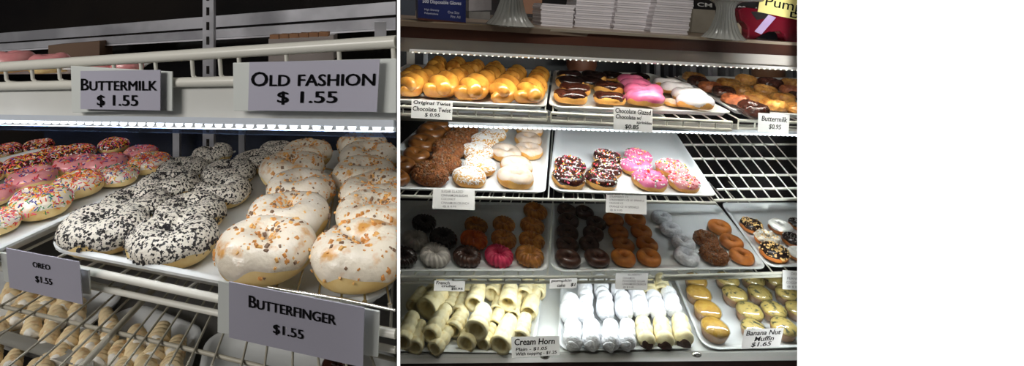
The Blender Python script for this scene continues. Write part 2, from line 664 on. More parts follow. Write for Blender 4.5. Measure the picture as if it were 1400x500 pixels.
kind('spr_pink', 'sprinkled_doughnut', 'doughnut', 0.34, [iced(s, 0.04, 0.34, M_dough, M_pinkpale, 48, 0.0, 0.12, 0.03, (
    ('sprinkles', SPW, 150, 0.040, 'rod', dict(low=0.1, d=0.02, weights=(1, 1, 1, .5, .3, 2, 2))),)) for s in (25, 26)])
kind('spr_choc', 'sprinkled_doughnut', 'doughnut', 0.34, [iced(s, 0.04, 0.34, M_dough, M_choc, 48, 0.0, 0.12, 0.03, (
    ('sprinkles', SPW, 600, 0.038, 'rod', dict(low=0.0, d=0.02, weights=(3, 3, 3, 2, .5, 1, 2))),)) for s in (27, 28)])
kind('pinkbun', 'pink_iced_doughnut', 'doughnut', 0.46, [iced(s, 0.03, 0.46, M_dough, M_pinkpale, 48, -0.4, 0.08) for s in (31, 32)])
# far case
kind('choc', 'chocolate_iced_doughnut', 'doughnut', 0.36, [iced(s, 0.06, 0.36, M_dough2, M_choc, 36, 0.05, 0.2, 0.05) for s in (41, 42, 43)])
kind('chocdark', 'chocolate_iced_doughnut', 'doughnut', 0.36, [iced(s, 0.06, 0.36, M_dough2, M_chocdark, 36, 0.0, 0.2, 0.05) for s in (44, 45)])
kind('pink', 'pink_iced_doughnut', 'doughnut', 0.37, [iced(s, 0.05, 0.37, M_dough2, M_pinkice, 36, -0.35, 0.18, 0.05) for s in (46, 47)])
kind('white', 'white_iced_doughnut', 'doughnut', 0.37, [iced(s, 0.05, 0.37, M_dough2, M_whiteice, 36, -0.3, 0.2, 0.05) for s in (48, 49)])
FS = [SPR[0], SPR[3], SPR[2], SPR[6], SPR[1], SPR[4]]
FW_ = (6, 2, 2, 1, 1, .4)
for k, ic, n in (('fchoc', M_choc, 170), ('fpink', M_pinkice, 150), ('fwhite', M_pinkpale, 300)):
    kind(k, 'sprinkled_doughnut', 'doughnut', 0.37, [iced(s, 0.07, 0.37, M_dough2, ic, 36, -0.02, 0.14, 0.03, (
        ('sprinkles', FS, n, 0.02, 'chunk', dict(low=0.35, d=0.018, weights=FW_)),)) for s in (51, 52)])


def plain(key, name, m, seeds, hole, h, lumps=0.0, nth=36, noise=0.03, **kw):
    kind(key, name, 'doughnut', h, [[(None, Ring(hole, h, noise, s, lumps=lumps, **kw).body(name, m, nth, max(16, nth // 2)), False)] for s in seeds])


M_cake = mat('plain_cake_crust', (196, 118, 46), 0.5, (168, 92, 32), 4, 0.35, 0.7)
M_cakechoc = mat('glazed_chocolate_cake', (70, 42, 32), 0.35, (112, 76, 60), 6, 0.5, 0.8, coat=0.2)
M_powder = mat('powdered_sugar', (238, 238, 242), 0.85, (214, 214, 218), 9, 0.45, 0.7, bump=0.3)
M_cin = mat('cinnamon_sugar_crust', (150, 88, 40), 0.75, (104, 54, 22), 14, 0.4, 0.65, bump=0.5, bscale=20)
M_brownglaze = mat('brown_glazed_crust', (150, 92, 40), 0.3, (112, 64, 24), 4, 0.35, 0.7, coat=0.3)
M_sugar = mat('sugar_coated_crust', (218, 198, 180), 0.45, (204, 164, 120), 3.5, 0.45, 0.75, bump=0.15)
M_coco = mat('coconut_flake', (244, 242, 238), 0.7)
M_cocobase = mat('coconut_icing', (240, 236, 228), 0.6)
M_nut = mat('chopped_nut', (226, 186, 120), 0.6)
M_old = mat('craggy_glazed_crust', (224, 166, 84), 0.3, (172, 104, 42), 5, 0.35, 0.65, coat=0.3, bump=0.3)
M_oldr = mat('craggy_red_brown_crust', (206, 122, 78), 0.35, (136, 66, 36), 5, 0.35, 0.65, coat=0.2, bump=0.3)
M_orangeice = mat('orange_icing', (230, 108, 30), 0.4, (206, 84, 20), 5)
M_pinkhot = mat('bright_pink_icing', (226, 60, 100), 0.4, (206, 44, 84), 5)
M_gold = mat('golden_cruller_crust', (204, 136, 58), 0.4, (160, 96, 36), 5)
M_paleice = mat('pale_cruller_icing', (222, 214, 206), 0.45, (204, 196, 188), 5)
plain('cake', 'cake_doughnut', M_cake, (61, 62, 63), 0.11, 0.39)
plain('cakechoc', 'chocolate_cake_doughnut', M_cakechoc, (64, 65), 0.10, 0.39)
plain('powder', 'powdered_doughnut', M_powder, (66, 67), 0.09, 0.40, lumps=0.02)
plain('brown', 'glazed_brown_doughnut', M_brownglaze, (68, 69), 0.08, 0.35)
kind('sugar', 'sugared_doughnut', 'doughnut', 0.34, [iced(s, 0.08, 0.34, M_dough2, M_sugar, 36, 0.15, 0.14, 0.03, d=0.008) for s in (70, 71)])
plain('old', 'craggy_glazed_doughnut', M_old, (72, 73, 74), 0.05, 0.38, lumps=0.12, nth=64)
plain('oldr', 'craggy_glazed_doughnut', M_oldr, (75, 76), 0.05, 0.38, lumps=0.12, nth=64)
plain('oldchoc', 'craggy_chocolate_doughnut', M_choc, (77, 78), 0.05, 0.40, lumps=0.06, nth=64)
for k, m, nm in (('crg', M_gold, 'golden_cruller'), ('cro', M_orangeice, 'orange_cruller'), ('crp', M_pinkhot, 'pink_cruller'), ('crw', M_paleice, 'pale_cruller'), ('crd', M_chocdark, 'dark_cruller'), ('crb', M_cakechoc, 'brown_cruller')):
    plain(k, nm, m, (81, 82), 0.07, 0.37, nth=96, ridges=18, ridge=0.22, twist=1.0)


def crumbed(key, name, base, mats, n, size, seeds, hole, h, part, low=-0.3, kindc='chunk', weights=None):
    vs = []
    for s in seeds:
        r = Ring(hole, h, 0.03, s)
        vs.append([('dough', r.body('dough', base, 36, 18), False), (part, r.scatter(part, mats, n, size, s + 9, kindc, low=low, d=0.0, weights=weights), True)])
    kind(key, name, 'doughnut', h, vs)


crumbed('cinn', 'cinnamon_crumb_doughnut', M_cin, [M_cin, M_toff3, M_brownglaze], 420, 0.024, (91, 92), 0.05, 0.40, 'crumb_coating', low=-0.5)
crumbed('cinnmini', 'crumb_coated_doughnut', M_cin, [M_cin, M_toff3], 300, 0.024, (93, 94), 0.10, 0.40, 'crumb_coating', low=-0.5)
crumbed('coco', 'coconut_doughnut', M_dough2, [M_coco], 800, 0.036, (95, 96), 0.05, 0.36, 'coconut_flakes', low=0.12, kindc='rod')


def topped(key, name, ice, mats, n, size, part, kindc='chunk', seeds=(101, 102)):
    kind(key, name, 'doughnut', 0.40, [iced(s, 0.09, 0.40, M_cake, ice, 36, 0.1, 0.1, 0.03, ((part, mats, n, size, kindc, dict(low=0.25, d=0.018)),)) for s in seeds])


topped('nutchoc', 'nut_topped_doughnut', M_chocdark, [M_nut], 130, 0.024, 'chopped_nuts')
topped('nutpale', 'nut_topped_doughnut', M_vanilla, [M_nut, M_coco], 180, 0.024, 'chopped_nuts')
topped('cocomini', 'coconut_doughnut', M_cocobase, [M_coco], 260, 0.034, 'coconut_flakes', 'rod')
topped('cocochoc', 'coconut_chocolate_doughnut', M_chocdark, [M_coco], 70, 0.03, 'coconut_flakes', 'rod')


def twist_mesh(seed, turns=1.35):
    r = random.Random(seed)
    ny, nk = 40, 14
    v, f = [], []
    p0 = r.uniform(0, PI)
    for s in range(2):
        b = len(v)
        for i in range(ny + 1):
            y = i / ny
            a = p0 + s * PI + turns * 2 * PI * y
            e = min(y, 1 - y)
            t = math.sqrt(max(0.0, 1 - (1 - min(1, e / 0.12)) ** 2))
            rad = 0.27 * (0.02 + 0.98 * t)
            cx, cz = 0.21 * math.cos(a), 0.33 + 0.15 * math.sin(a)
            for k in range(nk):
                q = 2 * PI * k / nk
                v.append((cx + rad * math.cos(q), 0.03 + 0.94 * y, max(0.0, cz + rad * 1.05 * math.sin(q))))
        f += [(b + i * nk + k, b + i * nk + (k + 1) % nk, b + (i + 1) * nk + (k + 1) % nk, b + (i + 1) * nk + k) for i in range(ny) for k in range(nk)]
        f += [tuple(b + k for k in range(nk - 1, -1, -1)), tuple(b + ny * nk + k for k in range(nk))]
    return mesh('twist_doughnut', v, f, M_glaze)


kind('twist', 'twist_doughnut', 'doughnut', 0.72, [[(None, twist_mesh(s), False)] for s in (1, 2, 3)])

M_horn = mat('cream_horn_pastry', (242, 230, 186), 0.6, (226, 200, 132), 4, 0.45, 0.8, bump=0.2)
M_pow2 = mat('powdered_pastry', (246, 246, 248), 0.85, (228, 228, 232), 7, 0.5, 0.75, bump=0.3)
M_fillchoc = mat('chocolate_filling', (74, 46, 34), 0.45, (56, 34, 26), 8)
M_cream = mat('cream_filling', (246, 242, 232), 0.5)
M_pastry = mat('toasted_pastry', (240, 218, 174), 0.5, (206, 154, 96), 3, 0.5, 0.8)


def horn_mesh(m, seed, rings=5, amp=0.05, taper=0.72, hollow=True, bump=0.0, squash=1.0):
    r = random.Random(seed)
    ny, nk = 48, 28
    ph = r.uniform(0, 6)
    v = []

    def rad(y, t):
        base = 0.5 * (1 - (1 - taper) * y) * (0.9 if y > 0.97 else 1)
        x = (y * rings + t / (2 * PI)) % 1.0
        return base * (1 - amp + amp * 2 * math.sin(PI * x) ** 0.7 - amp * 0.4) * (1 + bump * (math.sin(7 * y + 2 * t + ph) + 0.6 * math.sin(13 * y - 3 * t + ph)))
    def cap(y):
        a = 1.0 if hollow else math.sqrt(max(0.0, 1 - max(0.0, 1 - y / 0.2) ** 2))
        return a * math.sqrt(max(0.0, 1 - max(0.0, 1 - (1 - y) / 0.12) ** 2))
    prof = [(i / ny, max(0.03, cap(i / ny))) for i in range(ny + 1)]
    rows = []
    if hollow:
        for yy, k in ((0.55, 0.28), (0.40, 0.46), (0.2, 0.56), (0.05, 0.60), (0.0, 0.70)):
            rows.append((yy, k))
    else:
        rows += [(0.0, 0.01)]
    rows += prof
    for y, k in rows:
        for j in range(nk):
            t = 2 * PI * j / nk
            q = rad(min(max(y, 0), 1), t) * k
            v.append((q * math.cos(t), y, 0.5 + q * math.sin(t) * squash))
    n = len(rows)
    f = [(i * nk + j, i * nk + (j + 1) % nk, (i + 1) * nk + (j + 1) % nk, (i + 1) * nk + j) for i in range(n - 1) for j in range(nk)]
    f += [tuple(range(nk - 1, -1, -1)), tuple((n - 1) * nk + j for j in range(nk))]
    me = mesh('pastry', v, f, m)
    bm_fix(me)
    return me


def blob(name, m, c, r, seed, sy=0.5):
    rr = random.Random(seed)
    p = [rr.uniform(0, 6) for _ in range(4)]
    v, f = [], []
    n, k = 10, 16
    for i in range(n + 1):
        a = PI * i / n
        for j in range(k):
            t = 2 * PI * j / k
            q = r * (1 + 0.12 * math.sin(3 * t + p[0]) * math.sin(a) + 0.1 * math.sin(4 * a + 2 * t + p[1]))
            v.append((c[0] + q * math.sin(a) * math.cos(t), c[1] - q * sy * math.cos(a), c[2] + q * math.sin(a) * math.sin(t)))
    for i in range(n):
        for j in range(k):
            f.append((i * k + j, i * k + (j + 1) % k, (i + 1) * k + (j + 1) % k, (i + 1) * k + j))
    return mesh(name, v, f, m)


kind('horn', 'hollow_cream_horn', 'pastry', 1.0, [[(None, horn_mesh(M_horn, s, 3.2, 0.06, 0.74, True, 0.012), False)] for s in (1, 2)])
kind('hornring', 'hollow_cream_horn', 'pastry', 1.0, [[(None, horn_mesh(M_horn, s, 4, 0.11, 0.75), False)] for s in (3, 4)])
kind('powhorn', 'powdered_cream_horn', 'pastry', 1.0, [[('shell', horn_mesh(M_pow2, s, 2.6, 0.11, 0.80, False, 0.035), False), ('cream_filling', blob('cream_filling', M_pow2, (0, 0.03, 0.46), 0.30, s, 0.14), False)] for s in (5, 6, 7)])
kind('chochorn', 'chocolate_filled_horn', 'pastry', 1.0, [[('shell', horn_mesh(M_horn, s, 2.6, 0.13, 0.78, False), False), ('chocolate_filling', blob('chocolate_filling', M_fillchoc, (0.03, 0.05, 0.36), 0.32, s, 0.22), False)] for s in (8, 9)])
kind('creamhorn', 'small_cream_horn', 'pastry', 1.0, [[('shell', horn_mesh(M_pastry, s, 4, 0.13, 0.55, False), False), ('cream_filling', blob('cream_filling', M_cream, (0, 0.06, 0.5), 0.36, s, 0.22), False)] for s in (10, 11, 12)])

M_muf = mat('banana_muffin_top', (216, 172, 76), 0.5, (190, 138, 52), 5, 0.4, 0.7)
M_muf2 = mat('speckled_muffin_top', (212, 184, 108), 0.5, (80, 82, 62), 6, 0.55, 0.64)
M_cup = mat('brown_paper_cup', (176, 128, 84), 0.7)
M_wrap = clear('plastic_wrap', (244, 246, 244), 0.14, 0.12)


def muffin(seed, m):
    r = random.Random(seed)
    a, b, c = [r.uniform(0, 6) for _ in range(3)]
    q = MB()
    q.lathe([(0.0, 0.0), (0.38, 0.0), (0.475, 0.34), (0.47, 0.35), (0.3, 0.30)], 48, flute=lambda t, j: 1 + (0.025 * math.cos(24 * t) if j in (1, 2, 3) else 0))
    cup = mesh('paper_cup', q.v, q.f, M_cup)
    q = MB()
    pr = [(0.44, 0.28), (0.475, 0.35), (0.485, 0.40), (0.46, 0.46), (0.4, 0.52), (0.3, 0.57), (0.15, 0.60), (0.0, 0.605)]
    q.lathe(pr, 36, flute=lambda t, j: 1 + 0.02 * math.sin(3 * t + a) + 0.015 * math.sin(5 * t + b))
    top = mesh('muffin_top', q.v, q.f, m)
    q = MB()
    pr = [(0.41, -0.0), (0.5, 0.33), (0.51, 0.41), (0.48, 0.49), (0.415, 0.55), (0.31, 0.597), (0.16, 0.625), (0.0, 0.63)]
    q.lathe(pr, 48, flute=lambda t, j: 1 + 0.012 * math.sin(7 * t + j * 2 + a) + 0.012 * math.sin(13 * t - 3 * j + b) + 0.008 * math.sin(23 * t + 5 * j + c))
    v = [Vector((p.x, p.y, p.z + 0.006 * math.sin(31 * p.x + a) * math.sin(27 * p.y + b))) for p in q.v]
    wr = mesh('plastic_wrap', v, q.f, M_wrap)
    return [('paper_cup', cup, False), ('muffin_top', top, False), ('plastic_wrap', wr, False)]


kind('muffin', 'wrapped_muffin', 'muffin', 0.62, [muffin(s, M_muf) for s in (1, 2)])
kind('nutmuffin', 'wrapped_muffin', 'muffin', 0.62, [muffin(s, M_muf2) for s in (3, 4, 5)])


# ------------------------------------------------------------------ trays, shelves, strips
def inset(q, d):
    n = len(q)
    out = []
    for i in range(n):
        p0, p1, p2 = np.array(q[i - 1]), np.array(q[i]), np.array(q[(i + 1) % n])
        e1, e2 = (p1 - p0) / np.linalg.norm(p1 - p0), (p2 - p1) / np.linalg.norm(p2 - p1)
        n1, n2 = np.array((-e1[1], e1[0])), np.array((-e2[1], e2[0]))
        A = np.array([n1, n2])
        out.append(np.linalg.solve(A, np.array([n1 @ p1 + d, n2 @ p1 + d])))
    return out


def rounded(q, r, k=7):
    n = len(q)
    out = []
    for i in range(n):
        p0, p1, p2 = np.array(q[i - 1]), np.array(q[i]), np.array(q[(i + 1) % n])
        a, b = (p0 - p1), (p2 - p1)
        la, lb = np.linalg.norm(a), np.linalg.norm(b)
        a, b = a / la, b / lb
        half = math.acos(max(-1, min(1, float(a @ b)))) / 2
        d = min(r / math.tan(half), la * 0.45, lb * 0.45)
        rr = d * math.tan(half)
        bis = (a + b) / np.linalg.norm(a + b)
        c = p1 + bis * (rr / math.sin(half))
        s, e = p1 + a * d - c, p1 + b * d - c
        a0 = math.atan2(s[1], s[0])
        a1 = math.atan2(e[1], e[0])
        da = (a1 - a0 + PI) % (2 * PI) - PI
        for j in range(k + 1):
            t = a0 + da * j / k
            out.append(c + rr * np.array((math.cos(t), math.sin(t))))
    return out


def tray(label, pl, px4, H=0.02, rim=0.008, wall=0.012, cr=0.035, m=None, group=None, base=0.0):
    """px4: the rim's outer corners FL, FR, BR, BL as pixels at rim height."""
    c3 = [pl.pt(u, v, H + base) for u, v in px4]
    q = [np.array(pl.to2(p)) for p in c3]
    ar = sum(q[i - 1][0] * q[i][1] - q[i][0] * q[i - 1][1] for i in range(4))
    if ar < 0:
        q = q[::-1]
    TRAYS.append((pl, inset(q, rim + wall * 0.6)))
    prof = [(wall * 1.3, base + 0.0), (rim * 0.9, base + H * 0.75), (0.0008, base + H * 0.72), (0, base + H * 0.9), (rim * 0.3, base + H), (rim * 0.75, base + H), (rim, base + H * 0.93), (rim + wall * 0.8, base + 0.006), (rim + wall * 1.2, base + 0.003), (rim + wall * 2.2, base + 0.002)]
    v, f = [], []
    n = None
    for d, h in prof:
        loop = rounded(inset(q, d), max(0.006, cr - d))
        n = len(loop)
        v += [pl.to3(p, h) for p in loop]
    for i in range(len(prof) - 1):
        f += [(i * n + k, i * n + (k + 1) % n, (i + 1) * n + (k + 1) % n, (i + 1) * n + k) for k in range(n)]
    last = (len(prof) - 1) * n
    f.append(tuple(last + k for k in range(n)))
    f.append(tuple(range(n - 1, -1, -1)))
    me = mesh('serving_tray', v, f, m or M_tray)
    bm_fix(me)
    sharp(me, 60)
    o = link('serving_tray', me)
    tag(o, label, 'tray', group)
    return o


def led_strip(name, label, a, b, n, hs, hd, down=Vector((0, 0, -1)), bead=0.004, m=None, house=None):
    """Bar from a to b: housing, and n diodes as parts."""
    root = tag(empty(name, (a + b) / 2), label, 'led strip')
    inv = Matrix.Translation(-root.location)
    d = (b - a)
    L = d.length
    x = d.normalized()
    y = x.cross(down).normalized()
    q = MB()
    q.box(inv @ ((a + b) / 2 - down * hs), x * (L / 2), y * hd, down * hs)
    q.build('housing', house or M_lens, root)
    q = MB()
    q.lathe([(0.0, -0.55), (0.6, -0.5), (0.95, -0.15), (0.8, 0.4), (0.35, 0.62), (0.0, 0.66)], 10)
    me = mesh('led_diode', [Vector((p.x * bead, p.y * bead, -p.z * bead)) for p in q.v], q.f, m or M_led)
    for i in range(n):
        o = bpy.data.objects.new('led_diode', me)
        COL.objects.link(o)
        o.parent = root
        o.location = inv @ (a + d * ((i + 0.5) / n) + down * bead * 0.2)
    return root


def area(name, a, b, width, power, direction, color=(0.9, 0.95, 1.0), spread=None):
    l = bpy.data.lights.new(name, 'AREA')
    l.shape = 'RECTANGLE'
    d = b - a
    l.size = d.length
    l.size_y = width
    l.energy = power
    l.color = color
    if spread:
        l.spread = spread
    o = bpy.data.objects.new(name, l)
    COL.objects.link(o)
    x = d.normalized()
    z = -direction.normalized()
    z = (z - x * z.dot(x)).normalized()
    y = z.cross(x)
    M = Matrix((x, y, z)).transposed().to_4x4()
    M.translation = (a + b) / 2
    o.matrix_world = M
    return o

# ================================================================== THE NEAR CASE
LM = Plane((0, 350, .78), (543, 452, .60), (490, 212, 1.15), SL)      # tray level of the main shelf
LU = Plane((0, 118, .80), (543, 104, .60), (272, 83, 1.1), SL)        # upper wire shelf
ZL = lambda u: 1 / (1 / (.79 * SL) + (1 / (.60 * SL) - 1 / (.79 * SL)) * u / 543)   # depth of the shelf fronts along the picture
PX = -0.0017                                                         # face of the divider


def lp(u, v, dz=0.0):
    return P(u, v, ZL(u) + dz)


LD = (LM.pt(225, 235) - LM.pt(0, 335)).normalized()                   # the way the near case runs back
LX = (lp(543, 430) - lp(0, 335)).normalized()

# --- main shelf: trays
tray('white tray of sprinkled doughnuts at the near case', LM, [(-330, 300), (-32, 352), (246, 226), (60, 200)], H=0.018, cr=0.03, base=.003)
t_main = tray('white tray of cookie crumb doughnuts behind the small lower price card', LM, [(46, 333), (541, 428), (541, 196), (262, 226)], H=0.018, cr=0.045, base=.003)
clamp_x(t_main, PX)

# --- chrome rack lying over the tray under the toffee doughnuts
rack = tag(empty('cooling_rack', LM.pt(420, 330)), 'chrome wire cooling rack under the toffee crumb doughnuts', 'rack')
inv = Matrix.Translation(-rack.location)
q = MB()
for off, r in ((0.0232, 0.0012), (0.0262, 0.0014)):
    q.tube([inv @ LM.pt(u, v, off) for u, v in ((322, 384), (400, 398), (470, 409), (540, 424))], r, 8)
q.build('front_bar', M_chrome, rack, True)
for i, (u, v) in enumerate([(347, 386), (378, 393), (407, 397), (436, 402), (467, 406), (499, 410), (533, 414)]):
    a = LM.pt(u, v, 0.0245)
    b = LM.pt(u + (478 - u) * 0.57, v + (120 - v) * 0.57, 0.0245)
    q = MB()
    q.tube([inv @ p for p in (a - LM.N * 0.001 - LM.fw * 0.003, a - LM.fw * 0.002, a, b)], 0.0013, 8)
    q.tube([inv @ (a - LM.N * 0.0015 - LM.fw * .003), inv @ (a + LM.N * 0.001 - LM.fw * .003)], [0.0022, 0.0022], 8)
    q.build('rack_wire', M_chrome, rack, True)
for k in (0.3, 0.6):
    q = MB()
    q.tube([inv @ LM.pt(u + (478 - u) * k, v + (120 - v) * k, 0.0232) for u, v in ((340, 388), (537, 419))], 0.0014, 8)
    q.build('cross_wire', M_chrome, rack, True)

# --- doughnuts
g = 'cookie crumb doughnuts on the near tray'
for u, v, w, l in [(133, 316, 126, 'cookie crumb doughnut at the tray front, right behind the small lower price card'),
                   (228, 332, 128, 'cookie crumb doughnut at the tray front, next to the toffee ones'),
                   (188, 280, 100, 'cookie crumb doughnut second in the outer row, beside the sprinkled tray'),
                   (264, 290, 98, 'cookie crumb doughnut second in the inner row, large black chunks on top'),
                   (230, 251, 86, 'cookie crumb doughnut third in the outer row, beside the sprinkled tray'),
                   (300, 261, 82, 'cookie crumb doughnut third in the inner row, plain dough side showing'),
                   (252, 228, 68, 'cookie crumb doughnut fourth in the outer row'),
                   (314, 238, 74, 'cookie crumb doughnut fourth in the inner row, beside the toffee row'),
                   (288, 212, 56, 'cookie crumb doughnut at the far end of the outer row'),
                   (346, 217, 58, 'cookie crumb doughnut fifth in the inner row, heavy black crumbs'),
                   (374, 207, 46, 'cookie crumb doughnut at the far end of the inner row, behind the toffee ones')]:
    item('cookie', LM, u, v, w, l, g, lift=0.006)
g = 'toffee crumb doughnuts on the chrome rack'
for u, v, w, l in [(371, 330, 132, 'toffee crumb doughnut at the front of the first toffee row, above the lower card'),
                   (394, 289, 108, 'toffee crumb doughnut second in the first toffee row'),
                   (408, 259, 94, 'toffee crumb doughnut third in the first toffee row'),
                   (399, 237, 90, 'toffee crumb doughnut fourth in the first toffee row'),
                   (412, 220, 72, 'toffee crumb doughnut at the far end of the first toffee row')]:
    item('toffee', LM, u, v, w, l, g, lift=0.023)
EDGE = []
for u, v, w, l in [(497, 337, 132, 'toffee crumb doughnut at the front of the row along the divider'),
                   (512, 288, 112, 'toffee crumb doughnut second in the row along the divider'),
                   (511, 259, 98, 'toffee crumb doughnut third in the row along the divider'),
                   (501, 239, 88, 'toffee crumb doughnut fourth in the row along the divider'),
                   (500, 221, 82, 'toffee crumb doughnut fifth in the row along the divider'),
                   (496, 207, 72, 'toffee crumb doughnut at the far end of the row along the divider')]:
    EDGE.append(item('toffee', LM, u, v, w, l, g, lift=0.023))
g = 'sprinkled doughnuts in the near tray'
for k, u, v, w, l in [('spr_white', 8, 297, 66, 'white iced doughnut with rainbow sprinkles, nearest in the sprinkled tray'),
                      ('spr_white', 54, 275, 86, 'white iced doughnut with rainbow sprinkles, second along the tray rim'),
                      ('spr_orange', 116, 247, 70, 'doughnut thick with orange sprinkles, third along the tray rim'),
                      ('spr_white', 163, 236, 56, 'white iced doughnut with orange and red sprinkles, fourth along the tray rim'),
                      ('spr_orange', 212, 219, 58, 'doughnut thick with orange sprinkles at the far end of the tray rim'),
                      ('spr_pink', 2, 262, 60, 'pink iced sprinkled doughnut nearest in the second row'),
                      ('spr_pink', 48, 243, 70, 'pink iced sprinkled doughnut second in the second row'),
                      ('spr_pink', 98, 230, 62, 'pink iced sprinkled doughnut third in the second row'),
                      ('spr_pink', 147, 220, 58, 'pink iced sprinkled doughnut fourth in the second row'),
                      ('spr_pink', 188, 212, 48, 'pink iced sprinkled doughnut at the far end of the second row'),
                      ('spr_choc', -12, 234, 62, 'chocolate doughnut hidden in sprinkles, nearest in the third row'),
                      ('spr_choc', 40, 222, 64, 'chocolate doughnut hidden in sprinkles, second in the third row'),
                      ('spr_choc', 78, 212, 54, 'chocolate doughnut hidden in sprinkles, third in the third row'),
                      ('spr_choc', 113, 206, 50, 'chocolate doughnut hidden in sprinkles, fourth in the third row'),
                      ('spr_choc', 146, 203, 44, 'chocolate doughnut hidden in sprinkles at the far end of the third row'),
                      ('spr_choc', 8, 206, 46, 'dark sprinkled doughnut in the rearmost row, near the price card bar'),
                      ('spr_choc', 52, 200, 42, 'dark sprinkled doughnut second in the rearmost row')]:
    item(k, LM, u, v, w, l, g, lift=0.006)

settle(size=0.985, side=0.003, front=0.78, edge=0.5)
for o in EDGE:
    clamp_x(o, PX)

# --- main shelf: wire shelf in front of and under the trays
WS = LM.off(-0.008)
ws = tag(empty('wire_shelf', lp(270, 400)), 'white wire shelf carrying the near trays, rails along its front', 'shelf')
inv = Matrix.Translation(-ws.location)
q = MB()
q.tube([inv @ lp(u, v, -0.012) for u, v in ((-60, 337), (0, 347), (110, 368), (280, 404), (541, 456))], 0.0042, 12)
q.build('front_rail', M_wire, ws, True)
q = MB()
q.tube([inv @ lp(u, v, 0.006) for u, v in ((-60, 354), (0, 366), (110, 388), (280, 424), (541, 478))], 0.0032, 12)
q.build('lower_rail', M_wire, ws, True)
for i in range(13):
    u = -30 + i * 47
    a = LM.pt(u, 347 + u * 0.2, -0.012)
    q = MB()
    q.tube([inv @ a, inv @ (a + LD * 0.40)], 0.0016, 6)
    w = q.build('shelf_wire', M_wire, ws, True)
    clamp_x(w, PX)

# --- empty wire shelf below, wires running back
LE = LM.off(-0.052)
we = tag(empty('wire_shelf', LE.pt(200, 450)), 'lower bare wire shelf above the small cream horns, in the near case', 'shelf')
inv = Matrix.Translation(-we.location)
VPX, VPY = 405, 185


def wire_at(u, v, r, name):
    k0, k1 = -0.12, 0.62
    a = LE.pt(u + (VPX - u) * k0, v + (VPY - v) * k0)
    b = LE.pt(u + (VPX - u) * k1, v + (VPY - v) * k1)
    q = MB()
    q.tube([inv @ a, inv @ b], r, 8)
    return q.build(name, M_wiregrey, we, True)


for u, v in [(-90, 470), (-45, 468), (-12, 466), (12, 500), (46, 500), (82, 500), (150, 498), (175, 493), (204, 490), (232, 497), (258, 495), (291, 495), (330, 499), (362, 498), (400, 499), (436, 498), (474, 500), (512, 500)]:
    wire_at(u, v, 0.0012, 'shelf_wire')
wire_at(118, 494, 0.0034, 'support_bar')
for pts, r in ((((-60, 405), (0, 418), (140, 450), (280, 482), (420, 516)), 0.0022), (((-40, 352), (125, 386), (280, 425), (541, 492)), 0.0022)):
    q = MB()
    q.tube([inv @ LE.pt(u, v, -0.003) for u, v in pts], r, 8)
    clamp_x(q.build('cross_bar', M_wiregrey, we, True), PX)

# --- pastries on the trays under the bare shelf
LB = LM.off(-0.125)
tray('white tray of small cream horns under the small lower price card', LB, [(-240, 420), (80, 478), (176, 398), (0, 352)], H=0.015, cr=0.03)
tray('white tray of small cream horns below the cookie crumb doughnuts', LB, [(62, 545), (236, 590), (278, 446), (172, 404)], H=0.015, cr=0.03)
tray('empty looking white tray below the toffee price card', LB, [(255, 580), (560, 660), (541, 476), (285, 440)], H=0.015, cr=0.03)
g = 'small cream horns under the bare wire shelf'
i = 0
for u, v, w, a in [(8, 398, 32, 2.4), (30, 408, 34, 2.0), (55, 410, 34, 2.6), (80, 414, 32, 2.2), (14, 430, 34, 2.3), (42, 424, 34, 2.0), (70, 430, 34, 2.5), (98, 424, 30, 2.1), (36, 446, 32, 2.4), (-8, 450, 34, 2.0), (62, 448, 30, 2.2)]:
    pa = (u - math.cos(a) * 8, v + 14)
    pb = (u + 16 + math.cos(a) * 8, v - 14)
    longitem('creamhorn', LB, pa, pb, w * 1.0, f'pale tipped cream horn in the tray under the small lower card, {ORD[i]} from its corner', g, hs=0.9, lift=0.004)
    i += 1
i = 0
for u, v, w in [(147, 437, 28), (66, 464, 30), (94, 462, 32), (122, 468, 34), (150, 458, 30), (82, 484, 32), (110, 490, 34), (136, 486, 34), (160, 482, 30), (188, 462, 34), (218, 458, 36), (240, 476, 34), (184, 484, 34), (212, 482, 36), (236, 496, 34), (198, 500, 36), (168, 505, 34), (60, 500, 32)]:
    s = 1 if i % 3 else -0.6
    longitem('creamhorn', LB, (u - 5 * s, v + 13), (u + 6 * s, v - 14), w * 1.05, f'toasted cream horn in the middle tray below the wires, {ORD[i]} from the top', g, hs=0.9, lift=0.006)
    i += 1
i = 0
for u, v, w in [(18, 492, 32), (-10, 486, 32), (46, 506, 32)]:
    longitem('creamhorn', LB, (u - 5, v + 13), (u + 6, v - 13), w * 1.05, f'cream horn beyond the grey shelf bar at the lower picture corner, {ORD[i]} of three', g, hs=0.9, lift=0.004)
    i += 1
item('choc', LB, 466, 503, 56, 'dark chocolate doughnut just showing under the toffee price card', None, lift=0.006)
ITEMS.clear()
sb = MB()
sb.hexa([LB.pt(u, v, 0.028) for u, v in ((-40, 437), (128, 487), (128, 507), (-40, 458))], [LB.pt(u, v, 0.020) for u, v in ((-40, 437), (128, 487), (128, 507), (-40, 458))])
o = sb.build('shelf_bar', mat('grey_shelf_bar', (150, 148, 140), 0.5), None)
tag(o, 'flat grey bar crossing over the small cream horns at the low corner', 'shelf bar')
sb = MB()
c = [LB.pt(u, v, -0.002) for u, v in ((-420, 340), (541, 640), (541, 280), (60, 260))]
sb.hexa(c, [p - LB.N * 0.004 for p in c])
o = sb.build('shelf_board', mat('grey_shelf_board', (140, 138, 134), 0.45, (126, 124, 120), 5), None)
tag(o, 'grey board under the cream horn trays of the near case', 'shelf')
clamp_x(o, PX)

